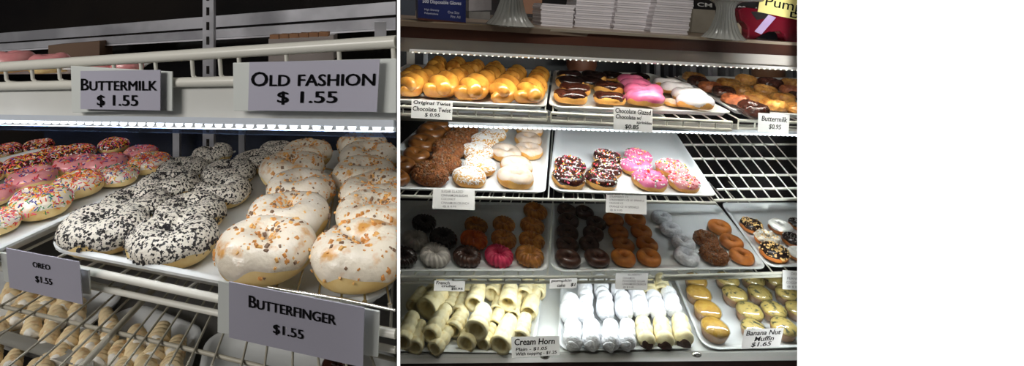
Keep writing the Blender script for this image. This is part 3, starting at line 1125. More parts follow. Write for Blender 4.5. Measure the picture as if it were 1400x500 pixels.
# --- price cards on the main shelf
paper_tag('price_card', 'small grey price card hung in front of the cookie crumb doughnuts', 'price card', [(8, 339), (108, 358), (113, 416), (13, 393)], [ZL(8) - .045, ZL(108) - .045, ZL(113) - .018, ZL(13) - .018],
          [('OREO', .37, .19, .61, .32, dict(heavy=.045)), ('$1.55', .39, .52, .62, .70, dict(heavy=.045))], ink=M_black,
          holder=([(-2, 346), (120, 371), (122, 404), (4, 386)], [ZL(0) - .032, ZL(118) - .032, ZL(118) - .014, ZL(0) - .014]))
paper_tag('price_card', 'large grey price card hung on the lower rail in front of the toffee doughnuts', 'price card', [(313, 385), (498, 421), (496, 502), (313, 461)], [ZL(313) - .048, ZL(498) - .048, ZL(496) - .016, ZL(313) - .016],
          [('Butterfinger', .16, .15, .81, .36, dict(small=True, heavy=.04)), ('$1.55', .35, .56, .58, .75, dict(heavy=.045))], ink=M_black,
          holder=([(297, 385), (518, 428), (516, 490), (296, 456)], [ZL(297) - .036, ZL(518) - .036, ZL(518) - .010, ZL(297) - .010]))

# --- upper wire shelf
wu = tag(empty('wire_shelf', lp(270, 100)), 'upper white wire shelf with a thick front rail above the LED strip', 'shelf')
inv = Matrix.Translation(-wu.location)
def c_px(p):
    return (CX + p.x / p.y * FPX, CY - (p.z - EYE.z) / p.y * FPX)


rail = lambda u: 91.5 - 34.5 * u / 543
q = MB()
q.tube([inv @ lp(u, rail(u)) for u in (-60, 0, 180, 360, 541.5)], 0.0057, 16)
clamp_x(q.build('front_rail', M_wire, wu, True), PX)
low = lambda u: 118 - 12 * u / 543
q = MB()
q.tube([inv @ lp(u, low(u)) for u in (-60, 0, 180, 360, 541.5)], 0.005, 16)
clamp_x(q.build('lower_rail', M_wire, wu, True), PX)
LUD = (LU.pt(300, 87) - LU.pt(60, 116)).normalized()
for u in (-28, 7, 43, 80, 118, 155, 192, 212, 262, 300, 326, 391, 463, 537):
    a = lp(u, rail(u))
    b = lp(u + 2, low(u) - 9)
    c = lp(u + 10, low(u) - 3.5) + LUD * 0.004
    q = MB()
    d = (c - b)
    e = P(c_px(c)[0] + (474 - c_px(c)[0]) * .34, c_px(c)[1] + (118 - c_px(c)[1]) * .34, c.y + .30)
    q.tube([inv @ p for p in (a, b, b + d * 0.3 - Vector((0, 0, .002)), c, c.lerp(e, .1), e)], 0.0021, 8)
    clamp_x(q.build('shelf_wire', M_wire, wu, True), PX)

# --- upper shelf: sheet of tray and pink doughnuts
tr = tray('white tray of pink doughnuts on the upper wire shelf', LU, [(-120, 96), (190, 91), (215, 80), (-20, 80)], H=0.010, cr=0.02, base=0.0005)
g = 'pink iced doughnuts on the upper shelf'
for u, v, w, l in [(16, 85, 66, 'pink iced doughnut on the upper shelf, first behind the thick rail'), (68, 87, 58, 'pink iced doughnut on the upper shelf with a small nub, second'),
                   (136, 93, 46, 'pink iced doughnut glimpsed under the upper rail, beside the small card holder'), (174, 91, 44, 'pink iced doughnut glimpsed under the upper rail, farthest along')]:
    item('pinkbun', LU, u, v, w, l, g, lift=0.0005)
ITEMS.clear()
o = quadbox('cardboard_box', mat('brown_cardboard', (92, 68, 50), 0.7, (78, 56, 42), 4), [(66, 62), (136, 56), (136, 88), (66, 92)], [1.30 * SL] * 4, 0.05)
tag(o, 'dim brown cardboard box behind the pink doughnuts of the upper shelf', 'box')
tb = tag(empty('biscuit_tray', P(412, 80, 1.05 * SL)), 'dim tray of brown biscuits far back on the upper shelf', 'tray')
inv = Matrix.Translation(-tb.location)
c = [inv @ P(u, v, z) for u, v, z in ((367, 53, 1.0), (456, 48, .95), (456, 82, .95), (367, 84, 1.0))]
q = MB()
q.hexa(c, [p + Vector((0, .06, 0)) for p in c])
q.build('tray_side', mat('dim_tray_metal', (120, 112, 108), 0.5), tb)
for k in range(6):
    cc = inv @ P(374 + k * 13.5, 51.5 - k * 0.7, (.995 - .008 * k) * SL)
    q = MB()
    q.box(cc + Vector((0, .016, .001)), (.0065, 0, 0), (0, .012, 0), (0, 0, .003))
    q.build('biscuit', mat('biscuit', (124, 84, 52), 0.6), tb)

# --- price cards on the upper rail
paper_tag('price_card', 'grey price card reading BUTTERMILK on the upper rail', 'price card', [(110, 97), (219, 95.5), (219, 151), (110, 149)], [ZL(110) - .02, ZL(219) - .02, ZL(219) - .02, ZL(110) - .02],
          [('Buttermilk', .01, .20, .97, .51, dict(small=True, heavy=.04)), ('$ 1.55', .22, .62, .74, .94, dict(heavy=.045))], ink=M_black,
          holder=([(95, 90), (234, 98), (234, 152), (97, 154)], [ZL(95) - .012, ZL(234) - .012, ZL(234) - .012, ZL(97) - .012]))
o = paper_tag('price_card', 'big grey price card reading OLD FASHION on the upper rail', 'price card', [(341, 85), (519, 81), (515, 153), (339, 151)], [ZL(341) - .02, ZL(519) - .02, ZL(515) - .02, ZL(339) - .02],
              [('Old fashion', .02, .20, .98, .50, dict(small=True, heavy=.04)), ('$ 1.55', .24, .60, .71, .87, dict(heavy=.045))], ink=M_black,
              holder=([(317, 86), (541, 80), (541, 155), (318, 152)], [ZL(317) - .012, ZL(541) - .012, ZL(541) - .012, ZL(318) - .012]))
clamp_x(o, PX)

# --- light fixture under the upper shelf
fx = quadbox('light_fixture', M_white, [(-60, 125), (541.5, 110), (541.5, 181), (-60, 170)], [ZL(-60) + .004, ZL(541) + .004, ZL(541) + .004, ZL(-60) + .004], 0.02)
tag(fx, 'long white light fixture panel behind the upper price cards', 'light fixture')
clamp_x(fx, PX)
a, b = lp(-60, 163, -0.008), lp(541.0, 174.0, -0.008)
lens = MB()
aa, bb = lp(-60, 157, 0.0), lp(541, 166, 0.0)
led_strip('led_strip', 'bright white LED strip under the upper shelf of the near case', a, b, 47, 0.003, 0.006, Vector((0, -0.25, -1)).normalized(), 0.0040)
le = quadbox('strip_cover', M_cover, [(-60, 170), (541.5, 181), (541.5, 188), (-60, 176)], [ZL(-60) - .016, ZL(541) - .016, ZL(541) - .016, ZL(-60) - .016], 0.003)
tag(le, 'clear plastic cover edge below the LED strip of the near case', 'light cover')
clamp_x(le, PX)

# --- back of the near case
bk = quadbox('wall_back_near', M_dark, [(-420, -60), (545, -60), (545, 560), (-420, 560)], [1.75 * SL, 1.32 * SL, 1.32 * SL, 1.75 * SL], 0.004)
tag(bk, kind='structure')
dr = quadbox('sliding_door', M_bluedark, [(60, 172), (541, 172), (541, 226), (60, 226)], [1.47 * SL, 1.29 * SL, 1.29 * SL, 1.47 * SL], 0.003)
tag(dr, 'dark blue glossy sliding door closing the near case behind the doughnuts', 'door')
dr['kind'] = 'thing'
clamp_x(dr, PX)
bm_ = tag(empty('door_track', P(272, 45, 1.2 * SL)), 'brushed aluminium door track across the top of the near case', 'track')
inv = Matrix.Translation(-bm_.location)
zz = [1.42 * SL, 1.18 * SL]
for nm, m, vl0, vr0, vl1, vr1, dz in (('upper_channel', M_alu, 46, 2, 58, 20, 0.0), ('lower_channel', M_alu, 60, 24, 68, 38, -0.012), ('lip', M_white, 68.5, 38.5, 70, 41, -0.016)):
    c = [inv @ P(u, v, z + dz) for u, v, z in ((-60, vl0 + 4, zz[0] * 1.02), (541, vr0, zz[1]), (541, vr1, zz[1]), (-60, vl1 + 4, zz[0] * 1.02))]
    q = MB()
    q.hexa(c, [p + Vector((0, .02, 0)) for p in c])
    q.build(nm, m if nm != 'lip' else mat('track_lip', (206, 206, 212), 0.3, metal=0.3), bm_)
i = 0
for u0, u1, v0, v1, z, l in [(277, 292, -60, 240, 1.12, 'slotted aluminium shelf upright behind the gap between the upper cards'), (236, 245, 172, 226, 1.34, 'thin grey door stile behind the sprinkled doughnuts'), (326, 334, 172, 226, 1.26, 'thin grey door stile behind the cookie crumb doughnuts'), (512, 528, 30, 66, 1.1, 'dim grey bracket above the big card')]:
    up = tag(empty('shelf_upright', P((u0 + u1) / 2, v1, z * SL)), l, 'upright')
    inv = Matrix.Translation(-up.location)
    c = [inv @ P(u, v, z * SL) for u, v in ((u0, v0), (u1, v0), (u1, v1), (u0, v1))]
    q = MB()
    q.hexa(c, [p + Vector((0, .012, 0)) for p in c])
    q.build('post', M_alu, up)
    if i == 0:
        q = MB()
        for k in range(14):
            v = -50 + k * 20
            c = [inv @ P(u, vv, z * SL - .0006) for u, vv in ((u0 + 5, v), (u0 + 9, v), (u0 + 9, v + 11), (u0 + 5, v + 11))]
            q.hexa(c, [p + Vector((0, .001, 0)) for p in c])
        q.build('slot_pattern', M_dark, up)
    i += 1

# --- added divider: thin white panel in the blank gap, keeps the cases' light apart
dv = MB()
dv.hexa([Vector((-.00115, .46, 2.3)), Vector((.00115, .46, 2.3)), Vector((.00115, .46, .02)), Vector((-.00115, .46, .02))],
        [Vector((-.00115, 1.40, 2.3)), Vector((.00115, 1.40, 2.3)), Vector((.00115, 1.40, .02)), Vector((-.00115, 1.40, .02))])
tag(dv.build('added_divider_panel', M_white, None), kind='structure')

# ================================================================== THE FAR CASE
R1 = Plane((548, 146.5, 1.33), (1090, 169, 1.43), (770, 99, 1.92), SR)
R2 = Plane((548, 268, 1.35), (1090, 279, 1.45), (770, 177, 1.83), SR)
R3 = Plane((548, 378, 1.37), (1090, 375, 1.47), (770, 283, 1.70), SR)
R4 = Plane((548, 485, 1.39), (1090, 481, 1.49), (770, 388, 1.68), SR)


def zr(pl, u, v):
    return pl.pt(u, v).y


def wire_shelf(label, pl, ends, vs, drop, wires, depth_px, cross=(), tick=None, back=None):
    """ends: pixel columns of the front rail; vs: its pixel rows; drop: pixel distance to the lower rail (or None)."""
    root = tag(empty('wire_shelf', pl.pt(sum(ends) / 2, sum(vs) / 2)), label, 'shelf')
    inv = Matrix.Translation(-root.location)
    a, b = pl.pt(ends[0], vs[0]), pl.pt(ends[1], vs[1])
    a, b = a + Vector((0, -.006, 0)), b + Vector((0, -.006, 0))
    q = MB()
    q.tube([inv @ a, inv @ b], 0.0042, 10)
    q.build('front_rail', M_wire, root, True)
    if drop:
        d = Vector((0, 0.004, -drop * a.y / FPX))
        q = MB()
        q.tube([inv @ (a + d), inv @ (b + d)], 0.0042, 10)
        q.build('lower_rail', M_wire, root, True)
        n = tick or 10
        for i in range(n + 1):
            p = a.lerp(b, i / n)
            q = MB()
            q.tube([inv @ p, inv @ (p + d)], 0.0022, 6)
            q.build('rail_tie', M_wire, root, True)
    for (u0, v0), (u1, v1) in wires:
        q = MB()
        p0, p1 = pl.pt(u0, v0), pl.pt(u1, v1)
        q.tube([inv @ (p0 - Vector((0, 0.004, 0.003))), inv @ p0, inv @ p1], 0.0020, 6)
        q.build('shelf_wire', M_wire, root, True)
    for (u0, v0), (u1, v1) in cross:
        q = MB()
        q.tube([inv @ pl.pt(u0, v0, -.004), inv @ pl.pt(u1, v1, -.004)], 0.0038, 8)
        q.build('cross_bar', M_wire, root, True)
    return root


def fan(u0, u1, n, v0, v1, vp, k):
    out = []
    for i in range(n):
        t = i / (n - 1)
        u, v = u0 + (u1 - u0) * t, v0 + (v1 - v0) * t
        out.append(((u, v), (u + (vp[0] - u) * k, v + (vp[1] - v) * k)))
    return out


# --- shelves
wire_shelf('white wire shelf under the twist doughnuts, top level', R1, (500, 747), (143, 153), 11, fan(505, 745, 12, 143, 153, (762, 30), .45), .45, tick=10)
wire_shelf('white wire shelf under the chocolate and pink doughnuts, top level', R1, (753, 999), (154, 166.5), 11, fan(756, 996, 12, 154, 166.5, (762, 30), .45), .45, tick=11)
wire_shelf('white wire shelf under the craggy glazed doughnuts, top level', R1, (1008, 1120), (164, 168), 11, fan(1012, 1118, 6, 164, 168, (762, 30), .45), .45, tick=5)
wire_shelf('white wire shelf under the cinnamon, coconut and sprinkled doughnuts', R2, (500, 976), (266, 276.5), None, fan(505, 974, 24, 266, 276.5, (765, 30), .45), .45)
for i in range(5):
    pass
w2 = [((983 + i * 17.5, 272 - i * 0.2), (983 + i * 17.5 - 62 - i * 1.6, 183)) for i in range(9)]
wire_shelf('bare white wire shelf section with nothing on it', R2, (974, 1122), (273, 270), None, w2, .4,
           cross=(((921, 198), (1110, 197)), ((941, 217), (1112, 216.5)), ((959, 240), (1114, 239)), ((980, 259), (1116, 257))))
wire_shelf('white wire shelf under the dark crullers and mini doughnuts', R3, (500, 893), (377, 377), 8, fan(505, 890, 20, 377, 377, (775, 30), .36), .4, tick=17)
wire_shelf('white wire shelf section under the nut topped mini doughnuts', R3, (905, 1122), (376, 370), 5, fan(908, 1120, 11, 376, 370, (775, 30), .36), .4, tick=9)

# --- trays
tray('white tray of twist doughnuts on the top shelf', R1, [(470, 132.5), (747, 144.5), (753, 96), (556, 87)], H=0.014, cr=0.03, base=.003)
tray('white tray of chocolate, pink and white iced doughnuts', R1, [(750, 145), (1003, 153.5), (893, 100), (757, 96)], H=0.014, cr=0.03, base=.003)
tray('white tray of craggy glazed doughnuts beside the white wall', R1, [(1003, 150.5), (1150, 160), (1120, 107), (925, 103)], H=0.014, cr=0.03, base=.003)
tray('white tray of cinnamon, coconut and sugared doughnuts', R2, [(480, 255), (746, 262), (755, 148), (602, 148)], H=0.014, cr=0.03, base=.003)
tray('half empty white tray of sprinkled doughnuts', R2, [(750, 260), (981, 267), (903, 149), (762, 149)], H=0.014, cr=0.03, base=.003)
tray('white tray of crullers in the dark shelf corner', R3, [(460, 370), (749, 369), (754, 278), (570, 278)], H=0.014, cr=0.03, base=.003)
tray('white tray of mini cake doughnuts', R3, [(752, 371), (1050, 366), (980, 276), (757, 278)], H=0.014, cr=0.03, base=.003)
tray('white tray of nut topped mini doughnuts', R3, [(1048, 364), (1170, 362), (1100, 276), (985, 276)], H=0.014, cr=0.03, base=.003)
tray('white tray of hollow cream horns', R4, [(500, 478), (730, 482), (745, 380), (606, 378)], H=0.014, cr=0.02, base=.001)
tray('white tray of powdered cream horns', R4, [(762, 479), (951, 475), (915, 378), (767, 380)], H=0.014, cr=0.03, base=.001)
tray('white tray of wrapped muffins', R4, [(962, 477), (1150, 472), (1080, 374), (921, 378)], H=0.014, cr=0.035, base=.001)

# --- top level: twists
g = 'twist doughnuts on the top shelf'
for i, (a, b, w) in enumerate([((556, 121), (576, 105), 40), ((594, 122), (624, 105), 46), ((637, 126), (664, 108), 46), ((683, 130), (697, 111), 42), ((720, 132), (732, 112), 43)]):
    longitem('twist', R1, a, b, w * 1.05, f'golden glazed twist doughnut lying at the tray front, {ORD[i]} from the divider', g, lift=.006, hs=.85)
for i, (a, b, w) in enumerate([((556, 110), (570, 97), 34), ((580, 108), (600, 94), 36), ((628, 106), (645, 93), 34), ((664, 108), (682, 94), 34), ((699, 109), (709, 96), 32), ((734, 110), (740, 98), 30)]):
    longitem('twist', R1, a, b, w, f'golden glazed twist doughnut in the rear row of the top tray, {ORD[i]} from the divider', g, lift=.006, hs=.85)
for i, (u, v, w) in enumerate([(596, 90, 28), (622, 91, 28), (648, 94, 26), (672, 95, 24)]):
    longitem('twist', R1, (u - 3, v + 4), (u + 6, v - 5), w, f'twist doughnut piled highest at the back of the top tray, {ORD[i]} from the white post', g, lift=.012)


def col(key, pl, desc, group, pts, **kw):
    for i, (u, v, w) in enumerate(pts):
        n = len(pts)
        item(key, pl, u, v, w, desc.format(ORD[i]), group, **{'lift': .006, **kw})


col('choc', R1, 'chocolate iced doughnut, {} from the front in the row beside the twists', 'chocolate iced doughnuts', [(785, 135, 50), (786, 122, 46)], tilt=-.12)
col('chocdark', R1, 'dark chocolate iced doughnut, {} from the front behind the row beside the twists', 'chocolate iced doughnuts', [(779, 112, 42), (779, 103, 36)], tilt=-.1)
col('choc', R1, 'chocolate iced doughnut, {} from the front in the row beside the pink ones', 'chocolate iced doughnuts', [(834, 134, 46), (838, 121, 44)], tilt=-.12)
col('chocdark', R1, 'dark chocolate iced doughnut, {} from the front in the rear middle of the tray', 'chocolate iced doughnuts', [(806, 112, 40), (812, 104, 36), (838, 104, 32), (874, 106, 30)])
col('pink', R1, 'bright pink iced doughnut, {} from the front in its row', 'pink iced doughnuts', [(892, 138, 58), (882, 127, 54), (871, 117, 46), (862, 109, 38)], tilt=-.15)
col('white', R1, 'white iced doughnut, {} from the front in its row', 'white iced doughnuts', [(962, 143, 54), (948, 133, 52), (930, 123, 46), (914, 114, 40)], tilt=-.15)
col('sugar', R1, 'plain yellow doughnut end between the pink and the white rows, {}', None, [(930, 144, 26)])
k = 0
for key, u, v, w, l in [('oldchoc', 1029, 148, 46, 'chocolate iced craggy doughnut at the tray front'), ('old', 1064, 146, 42, 'golden craggy doughnut beside the chocolate one, front row'), ('old', 1092, 148, 40, 'golden craggy doughnut at the front against the white wall'),
                        ('oldr', 1000, 134, 40, 'reddish craggy doughnut at the slanting tray rim'), ('old', 1034, 133, 38, 'golden craggy doughnut, second row beside the reddish one'), ('old', 1070, 133, 36, 'pale craggy doughnut, second row near the white wall'), ('oldchoc', 1092, 131, 30, 'chocolate craggy doughnut, second row against the white wall'),
                        ('oldchoc', 988, 124, 34, 'chocolate craggy doughnut, third row at the slanting rim'), ('old', 1014, 122, 34, 'golden craggy doughnut, third row beside the chocolate one'), ('old', 1046, 123, 34, 'golden craggy doughnut, third row in the middle'), ('oldr', 1078, 122, 34, 'reddish craggy doughnut, third row near the white wall'),
                        ('oldr', 966, 117, 34, 'reddish craggy doughnut, fourth row at the slanting rim'), ('old', 996, 114, 34, 'golden craggy doughnut, fourth row'), ('oldchoc', 1054, 114, 38, 'chocolate craggy doughnut, fourth row in the shade'), ('old', 1082, 113, 32, 'golden craggy doughnut, rear row near the white wall'),
                        ('oldchoc', 950, 110, 32, 'chocolate craggy doughnut at the far tray corner'), ('old', 944, 104, 32, 'golden craggy doughnut topping the far tray corner'), ('old', 1022, 109, 32, 'golden craggy doughnut, rear row in the middle')]:
    item(key, R1, u, v, w, l, 'craggy glazed doughnuts', tilt=random.uniform(-.15, .15), lift=.006)

# --- second level
col('brown', R2, 'brown glazed doughnut, {} from the front in the dark row at the divider', 'brown glazed doughnuts', [(546, 247, 38), (552, 229, 42), (568, 212, 40), (581, 196, 44), (590, 183, 44), (600, 173, 40)])
col('cinn', R2, 'dark cinnamon crumb doughnut, {} from the front in its row', 'cinnamon crumb doughnuts', [(592, 243, 54), (606, 223, 47), (616, 206, 46), (625, 192, 40), (636, 181, 36)])
col('coco', R2, 'coconut covered doughnut, {} from the front in its row', 'coconut doughnuts', [(646, 246, 49), (654, 228, 48), (655, 211, 46), (664, 198, 42), (673, 186, 38), (680, 177, 34)])
col('sugar', R2, 'pale sugared doughnut, {} from the front in its row', 'sugared doughnuts', [(710, 247, 54), (706, 232, 48), (697, 215, 46), (722, 209, 42), (724, 194, 40), (725, 182, 40)])
col('fchoc', R2, 'chocolate doughnut with pale sprinkles, {} in the pair at the tray corner', 'chocolate sprinkled doughnuts', [(776, 246, 48), (780, 231, 45)])
col('fchoc', R2, 'chocolate doughnut with pale sprinkles, {} in the row of three', 'chocolate sprinkled doughnuts', [(826, 247, 47), (830, 233, 43), (832, 220, 40)])
col('fpink', R2, 'pink iced doughnut with pale sprinkles, {} from the front', 'pink sprinkled doughnuts', [(894, 249, 51), (877, 233, 46), (875, 220, 41)])
col('fwhite', R2, 'doughnut wholly covered in pale pink sprinkles, {} from the front', 'pale sprinkled doughnuts', [(936, 249, 45), (924, 236, 46)])

# --- third level
k = 'crullers in the dark shelf corner'
for key, u, v, w, l in [('crp', 683, 350, 41, 'bright pink cruller in the dark tray'), ('cro', 648, 326, 38, 'orange cruller in the dark tray'), ('crw', 596, 352, 44, 'pale iced cruller at the front of the dark tray'), ('crw', 567, 327, 38, 'pale iced cruller by the divider, one row back in the dark tray'),
                        ('crb', 640, 353, 40, 'brown cruller between the pale and the pink ones'), ('crd', 606, 325, 40, 'black iced cruller behind the pale front one'), ('crd', 553, 353, 38, 'black iced cruller at the divider, front row of the dark tray'),
                        ('crg', 726, 352, 41, 'golden cruller at the front corner of the dark tray'), ('crg', 689, 326, 36, 'golden cruller behind the pink one'), ('crg', 727, 328, 36, 'golden cruller second from the front at the tray side'), ('crg', 728, 308, 34, 'golden cruller third from the front at the tray side'),
                        ('crg', 689, 306, 32, 'golden cruller third row, behind two others and the pink one'), ('crg', 651, 308, 33, 'golden cruller behind the orange one'), ('crg', 732, 288, 34, 'golden cruller farthest back at the tray side'), ('crd', 580, 304, 34, 'black iced cruller third row in the dark corner')]:
    item(key, R3, u, v, w, l, k, lift=.006)
g = 'chocolate mini doughnuts'
col('cakechoc', R3, 'dark chocolate mini doughnut, {} from the front along the tray side', g, [(782, 358, 37), (777, 338, 33), (776, 320, 32), (776, 304, 31), (774, 290, 28)], lift=.006)
col('cakechoc', R3, 'dark chocolate mini doughnut, {} from the front beside the orange brown ones', g, [(822, 357, 37), (810, 337, 30), (811, 319, 30), (812, 304, 29), (798, 293, 28)], lift=.006)
g = 'plain mini doughnuts'
col('cake', R3, 'plain orange brown mini doughnut, {} from the front beside the chocolate ones', g, [(859, 358, 36), (853, 337, 32), (847, 320, 30), (840, 303, 30)], lift=.006)
col('cake', R3, 'plain orange brown mini doughnut, {} from the front in the second plain row', g, [(894, 357, 36), (886, 337, 32), (879, 320, 31), (870, 302, 31)], lift=.006)
col('powder', R3, 'powdered white mini doughnut, {} from the front in its row', 'powdered mini doughnuts', [(946, 356, 37), (934, 334, 35), (921, 318, 32), (908, 301, 30)], lift=.006)
col('cinnmini', R3, 'brown crumb coated mini doughnut, {} of two', 'crumb mini doughnuts', [(983, 353, 42), (967, 329, 37)], lift=.006)
col('cake', R3, 'plain mini doughnut, {} from the front beside the slanting tray rim', g, [(1017, 352, 36), (1000, 330, 34), (984, 310, 34)], lift=.006)
g = 'topped mini doughnuts'
for key, u, v, w, l in [('nutchoc', 1063, 349, 42, 'chocolate mini doughnut with yellow nut bits at the front rim'), ('nutpale', 1050, 329, 36, 'pale mini doughnut with nut bits in the middle'), ('nutchoc', 1026, 309, 33, 'chocolate mini doughnut with nut bits at the far rim'), ('cocomini', 1067, 310, 34, 'white coconut mini doughnut behind the pale nutty one'),
                        ('cocochoc', 1084, 327, 32, 'chocolate mini doughnut with coconut flakes near the white wall'), ('cocomini', 1092, 347, 32, 'white coconut mini doughnut at the front near the white wall'), ('cocochoc', 1091, 306, 28, 'chocolate coconut mini doughnut farthest back at the white wall')]:
    item(key, R3, u, v, w, l, g, lift=.006)

settle()

# --- bottom level: cream horns
g = 'hollow cream horns'
HZ = [('horn', (583, 422), (606, 396), 27, .012, 'wide hollow horn lying across the rear heap, farthest from the white ones'), ('horn', (648, 416), (656, 388), 22, .03, 'hollow horn pointing at the viewer on top of the rear heap, middle'), ('horn', (694, 416), (699, 388), 22, .03, 'hollow horn pointing at the viewer on top of the rear heap, toward the corner'),
      ('horn', (627, 429), (635, 402), 19, .004, 'narrow hollow horn low in the rear heap'), ('horn', (723, 428), (732, 393), 20, .008, 'hollow horn along the tray side, pointing forward'), ('horn', (680, 426), (686, 399), 18, .004, 'hollow horn wedged between the two topmost rear ones'),
      ('horn', (651, 452), (663, 420), 27, .034, 'big hollow horn lying on top of the front heap'), ('hornring', (588, 459), (612, 418), 21, .018, 'ringed cream horn upper of the two crossing at the front'), ('hornring', (594, 477), (624, 438), 18, .004, 'ringed cream horn lowest at the tray front'),
      ('horn', (567, 475), (577, 440), 20, .003, 'hollow horn in shade at the front, next to the ringed ones'), ('hornring', (551, 468), (566, 428), 22, .008, 'ringed horn in shade at the divider'), ('horn', (637, 470), (650, 440), 22, .004, 'hollow horn at the front below the big one'),
      ('hornring', (660, 471), (674, 444), 17, .004, 'short ringed horn at the front below the big one'), ('horn', (684, 472), (699, 434), 25, .006, 'wide mouthed hollow horn at the tray front, near the price card'), ('hornring', (712, 462), (719, 430), 20, .004, 'pale ringed horn partly behind the price card'),
      ('hornring', (702, 432), (709, 402), 14, .012, 'thin ringed horn between the rear horns'), ('horn', (566, 420), (580, 396), 20, .004, 'hollow horn in shade at the rear corner'), ('hornring', (612, 422), (624, 396), 18, .004, 'ringed horn behind the wide one'),
      ('hornring', (640, 404), (648, 384), 18, .016, 'short horn end at the rear under the shelf'), ('horn', (672, 402), (680, 382), 20, .014, 'horn end at the rear beneath the shelf rail, middle'), ('horn', (716, 404), (722, 382), 20, .014, 'horn end at the rear beneath the shelf rail, corner'),
      ('hornring', (620, 452), (634, 424), 20, .004, 'ringed horn behind the lowest ringed one'), ('horn', (676, 446), (684, 424), 18, .004, 'short horn under the big top one'), ('hornring', (735, 402), (739, 384), 18, .004, 'ringed horn at the rear tray corner'), ('horn', (592, 400), (604, 384), 20, .02, 'horn at the far rear corner under the printed card')]
for key, a, b, w, lf, l in HZ:
    longitem(key, R4, a, b, w * 1.17, l, g, lift=lf)
g = 'powdered cream horns'
for i, (u, v, w) in enumerate([(783, 458, 26), (808, 458, 26), (834, 459, 25), (857, 458, 24)]):
    longitem('powhorn', R4, (u - 1, v + 15), (u + 1, v - 18), w * 1.05, f'powdered white cream horn in the front row, {ORD[i]} from the tray side', g, lift=.004)
for i, (u, v, w) in enumerate([(881, 455, 24), (906, 455, 25), (932, 452, 26)]):
    longitem('chochorn', R4, (u + 3, v + 15), (u - 3, v - 19), w * 1.08, f'cream horn with a dark chocolate end in the front row, {ORD[i]} from the white ones', 'chocolate filled cream horns')
for i, (u, v, w) in enumerate([(779, 422, 26), (800, 424, 23), (827, 418, 24), (852, 418, 24), (874, 416, 24), (896, 417, 24), (917, 412, 24)]):
    longitem('powhorn', R4, (u + (i - 2), v + 15), (u - (i - 2), v - 16), w * 1.06, f'powdered white cream horn in the second row, {ORD[i]} from the tray side', g, lift=.006)
for i, (u, v, w) in enumerate([(800, 396, 22), (822, 393, 22), (845, 393, 22), (869, 394, 22)]):
    longitem('powhorn', R4, (u + 1, v + 13), (u - 1, v - 14), w, f'powdered white cream horn in the third row, {ORD[i]} from the tray side', g, lift=.006)
for i, (u, v, w) in enumerate([(889, 393, 20), (905, 389, 22)]):
    longitem('horn', R4, (u + 1, v + 11), (u - 1, v - 12), w, f'plain pale horn at the rear of the powdered tray, {ORD[i]}', g, lift=.006)

# --- muffins
g = 'plastic wrapped muffins'
col('muffin', R4, 'plain yellow wrapped muffin, {} from the front in the single row', g, [(979, 456, 42), (966, 427, 40), (954, 404, 37), (948, 383, 32)])
col('nutmuffin', R4, 'speckled wrapped muffin, {} from the front in the row next to the plain ones', g, [(1033, 450, 38), (1022, 426, 40), (1006, 404, 37), (994, 386, 34)])
col('nutmuffin', R4, 'speckled wrapped muffin, {} from the front in the middle speckled row', g, [(1071, 447, 40), (1057, 424, 38), (1039, 402, 36), (1031, 385, 34)])
col('nutmuffin', R4, 'speckled wrapped muffin, {} from the front in the row near the white wall', g, [(1090, 424, 36), (1076, 402, 36), (1060, 384, 32)])

settle()

# --- price cards of the far case
def card(label, px4, pl, vfront, lines, m=None, ink=None, near=0.042, lean=0.03):
    zs = []
    for i, (u, v) in enumerate(px4):
        zs.append(pl.pt(u, vfront).y - near - (lean if i > 1 else 0))
    return paper_tag('price_card', label, 'price card', px4, zs, lines, m or M_paper2, ink or M_ink)


H = dict(shear=.12, bold=.008, heavy=.03)
card('white card hand lettered Original Twist, Chocolate Twist', [(563, 135), (619, 139), (618, 164), (562, 161)], R1, 152, [('Original Twist', .04, .07, .95, .32, H), ('Chocolate Twist', .03, .38, .96, .62, H), ('$ 0.95', .32, .70, .70, .92, H)])
card('white card hand lettered Chocolate Glazed below the pink doughnuts', [(839, 145), (892, 149), (892, 181), (839, 177)], R1, 162, [('Chocolate Glazed', .04, .07, .96, .28, H), ('Chocolate w/', .05, .34, .72, .52, H), ('sprinkles', .58, .55, .98, .72, H), ('$0.85', .28, .74, .64, .94, H)])
card('white card hand lettered Buttermilk beside the white wall', [(1037, 154), (1080, 157), (1078, 183), (1036, 180)], R1, 171, [('Buttermilk', .10, .14, .92, .42, H), ('$0.95', .34, .56, .74, .84, H)])
Pn = dict(bold=.004)
M_faint = mat('faded_print', (120, 116, 122), 0.7)
card('printed card of five lines under the cinnamon doughnuts', [(592, 258), (649, 259), (649, 287), (591, 285)], R2, 268, [('SUGAR GLAZED', .20, .06, .72, .19, Pn), ('CINNAMON SUGAR', .20, .26, .84, .38, Pn), ('COCONUT', .20, .45, .54, .56, Pn), ('CINNAMON CRUNCH', .20, .64, .86, .75, Pn), ('@ $ 0.95', .24, .82, .56, .93, Pn)], ink=M_faint)
card('printed card of five lines under the sprinkled doughnuts', [(829, 266), (884, 267), (884, 293), (828, 290)], R2, 273, [('STRAWBERRY ICE', .08, .06, .54, .16, Pn), ('STRAWBERRY ICE W/ SPRINKLE', .08, .24, .94, .34, Pn), ('ORANGE ICE', .08, .42, .42, .52, Pn), ('ORANGE ICE W/ SPRINKLE', .08, .60, .80, .72, Pn), ('@ $ 0.85', .10, .80, .40, .92, Pn)], ink=M_faint)
M_dimcard = M_paper2
card('small card lettered French cruller below the dark tray', [(594, 383), (636, 384), (635, 398), (593, 397)], R3, 376, [('French', .06, .08, .50, .40, H), ('cruller', .24, .42, .72, .66, H), ('$0.95', .56, .68, .94, .92, H)])
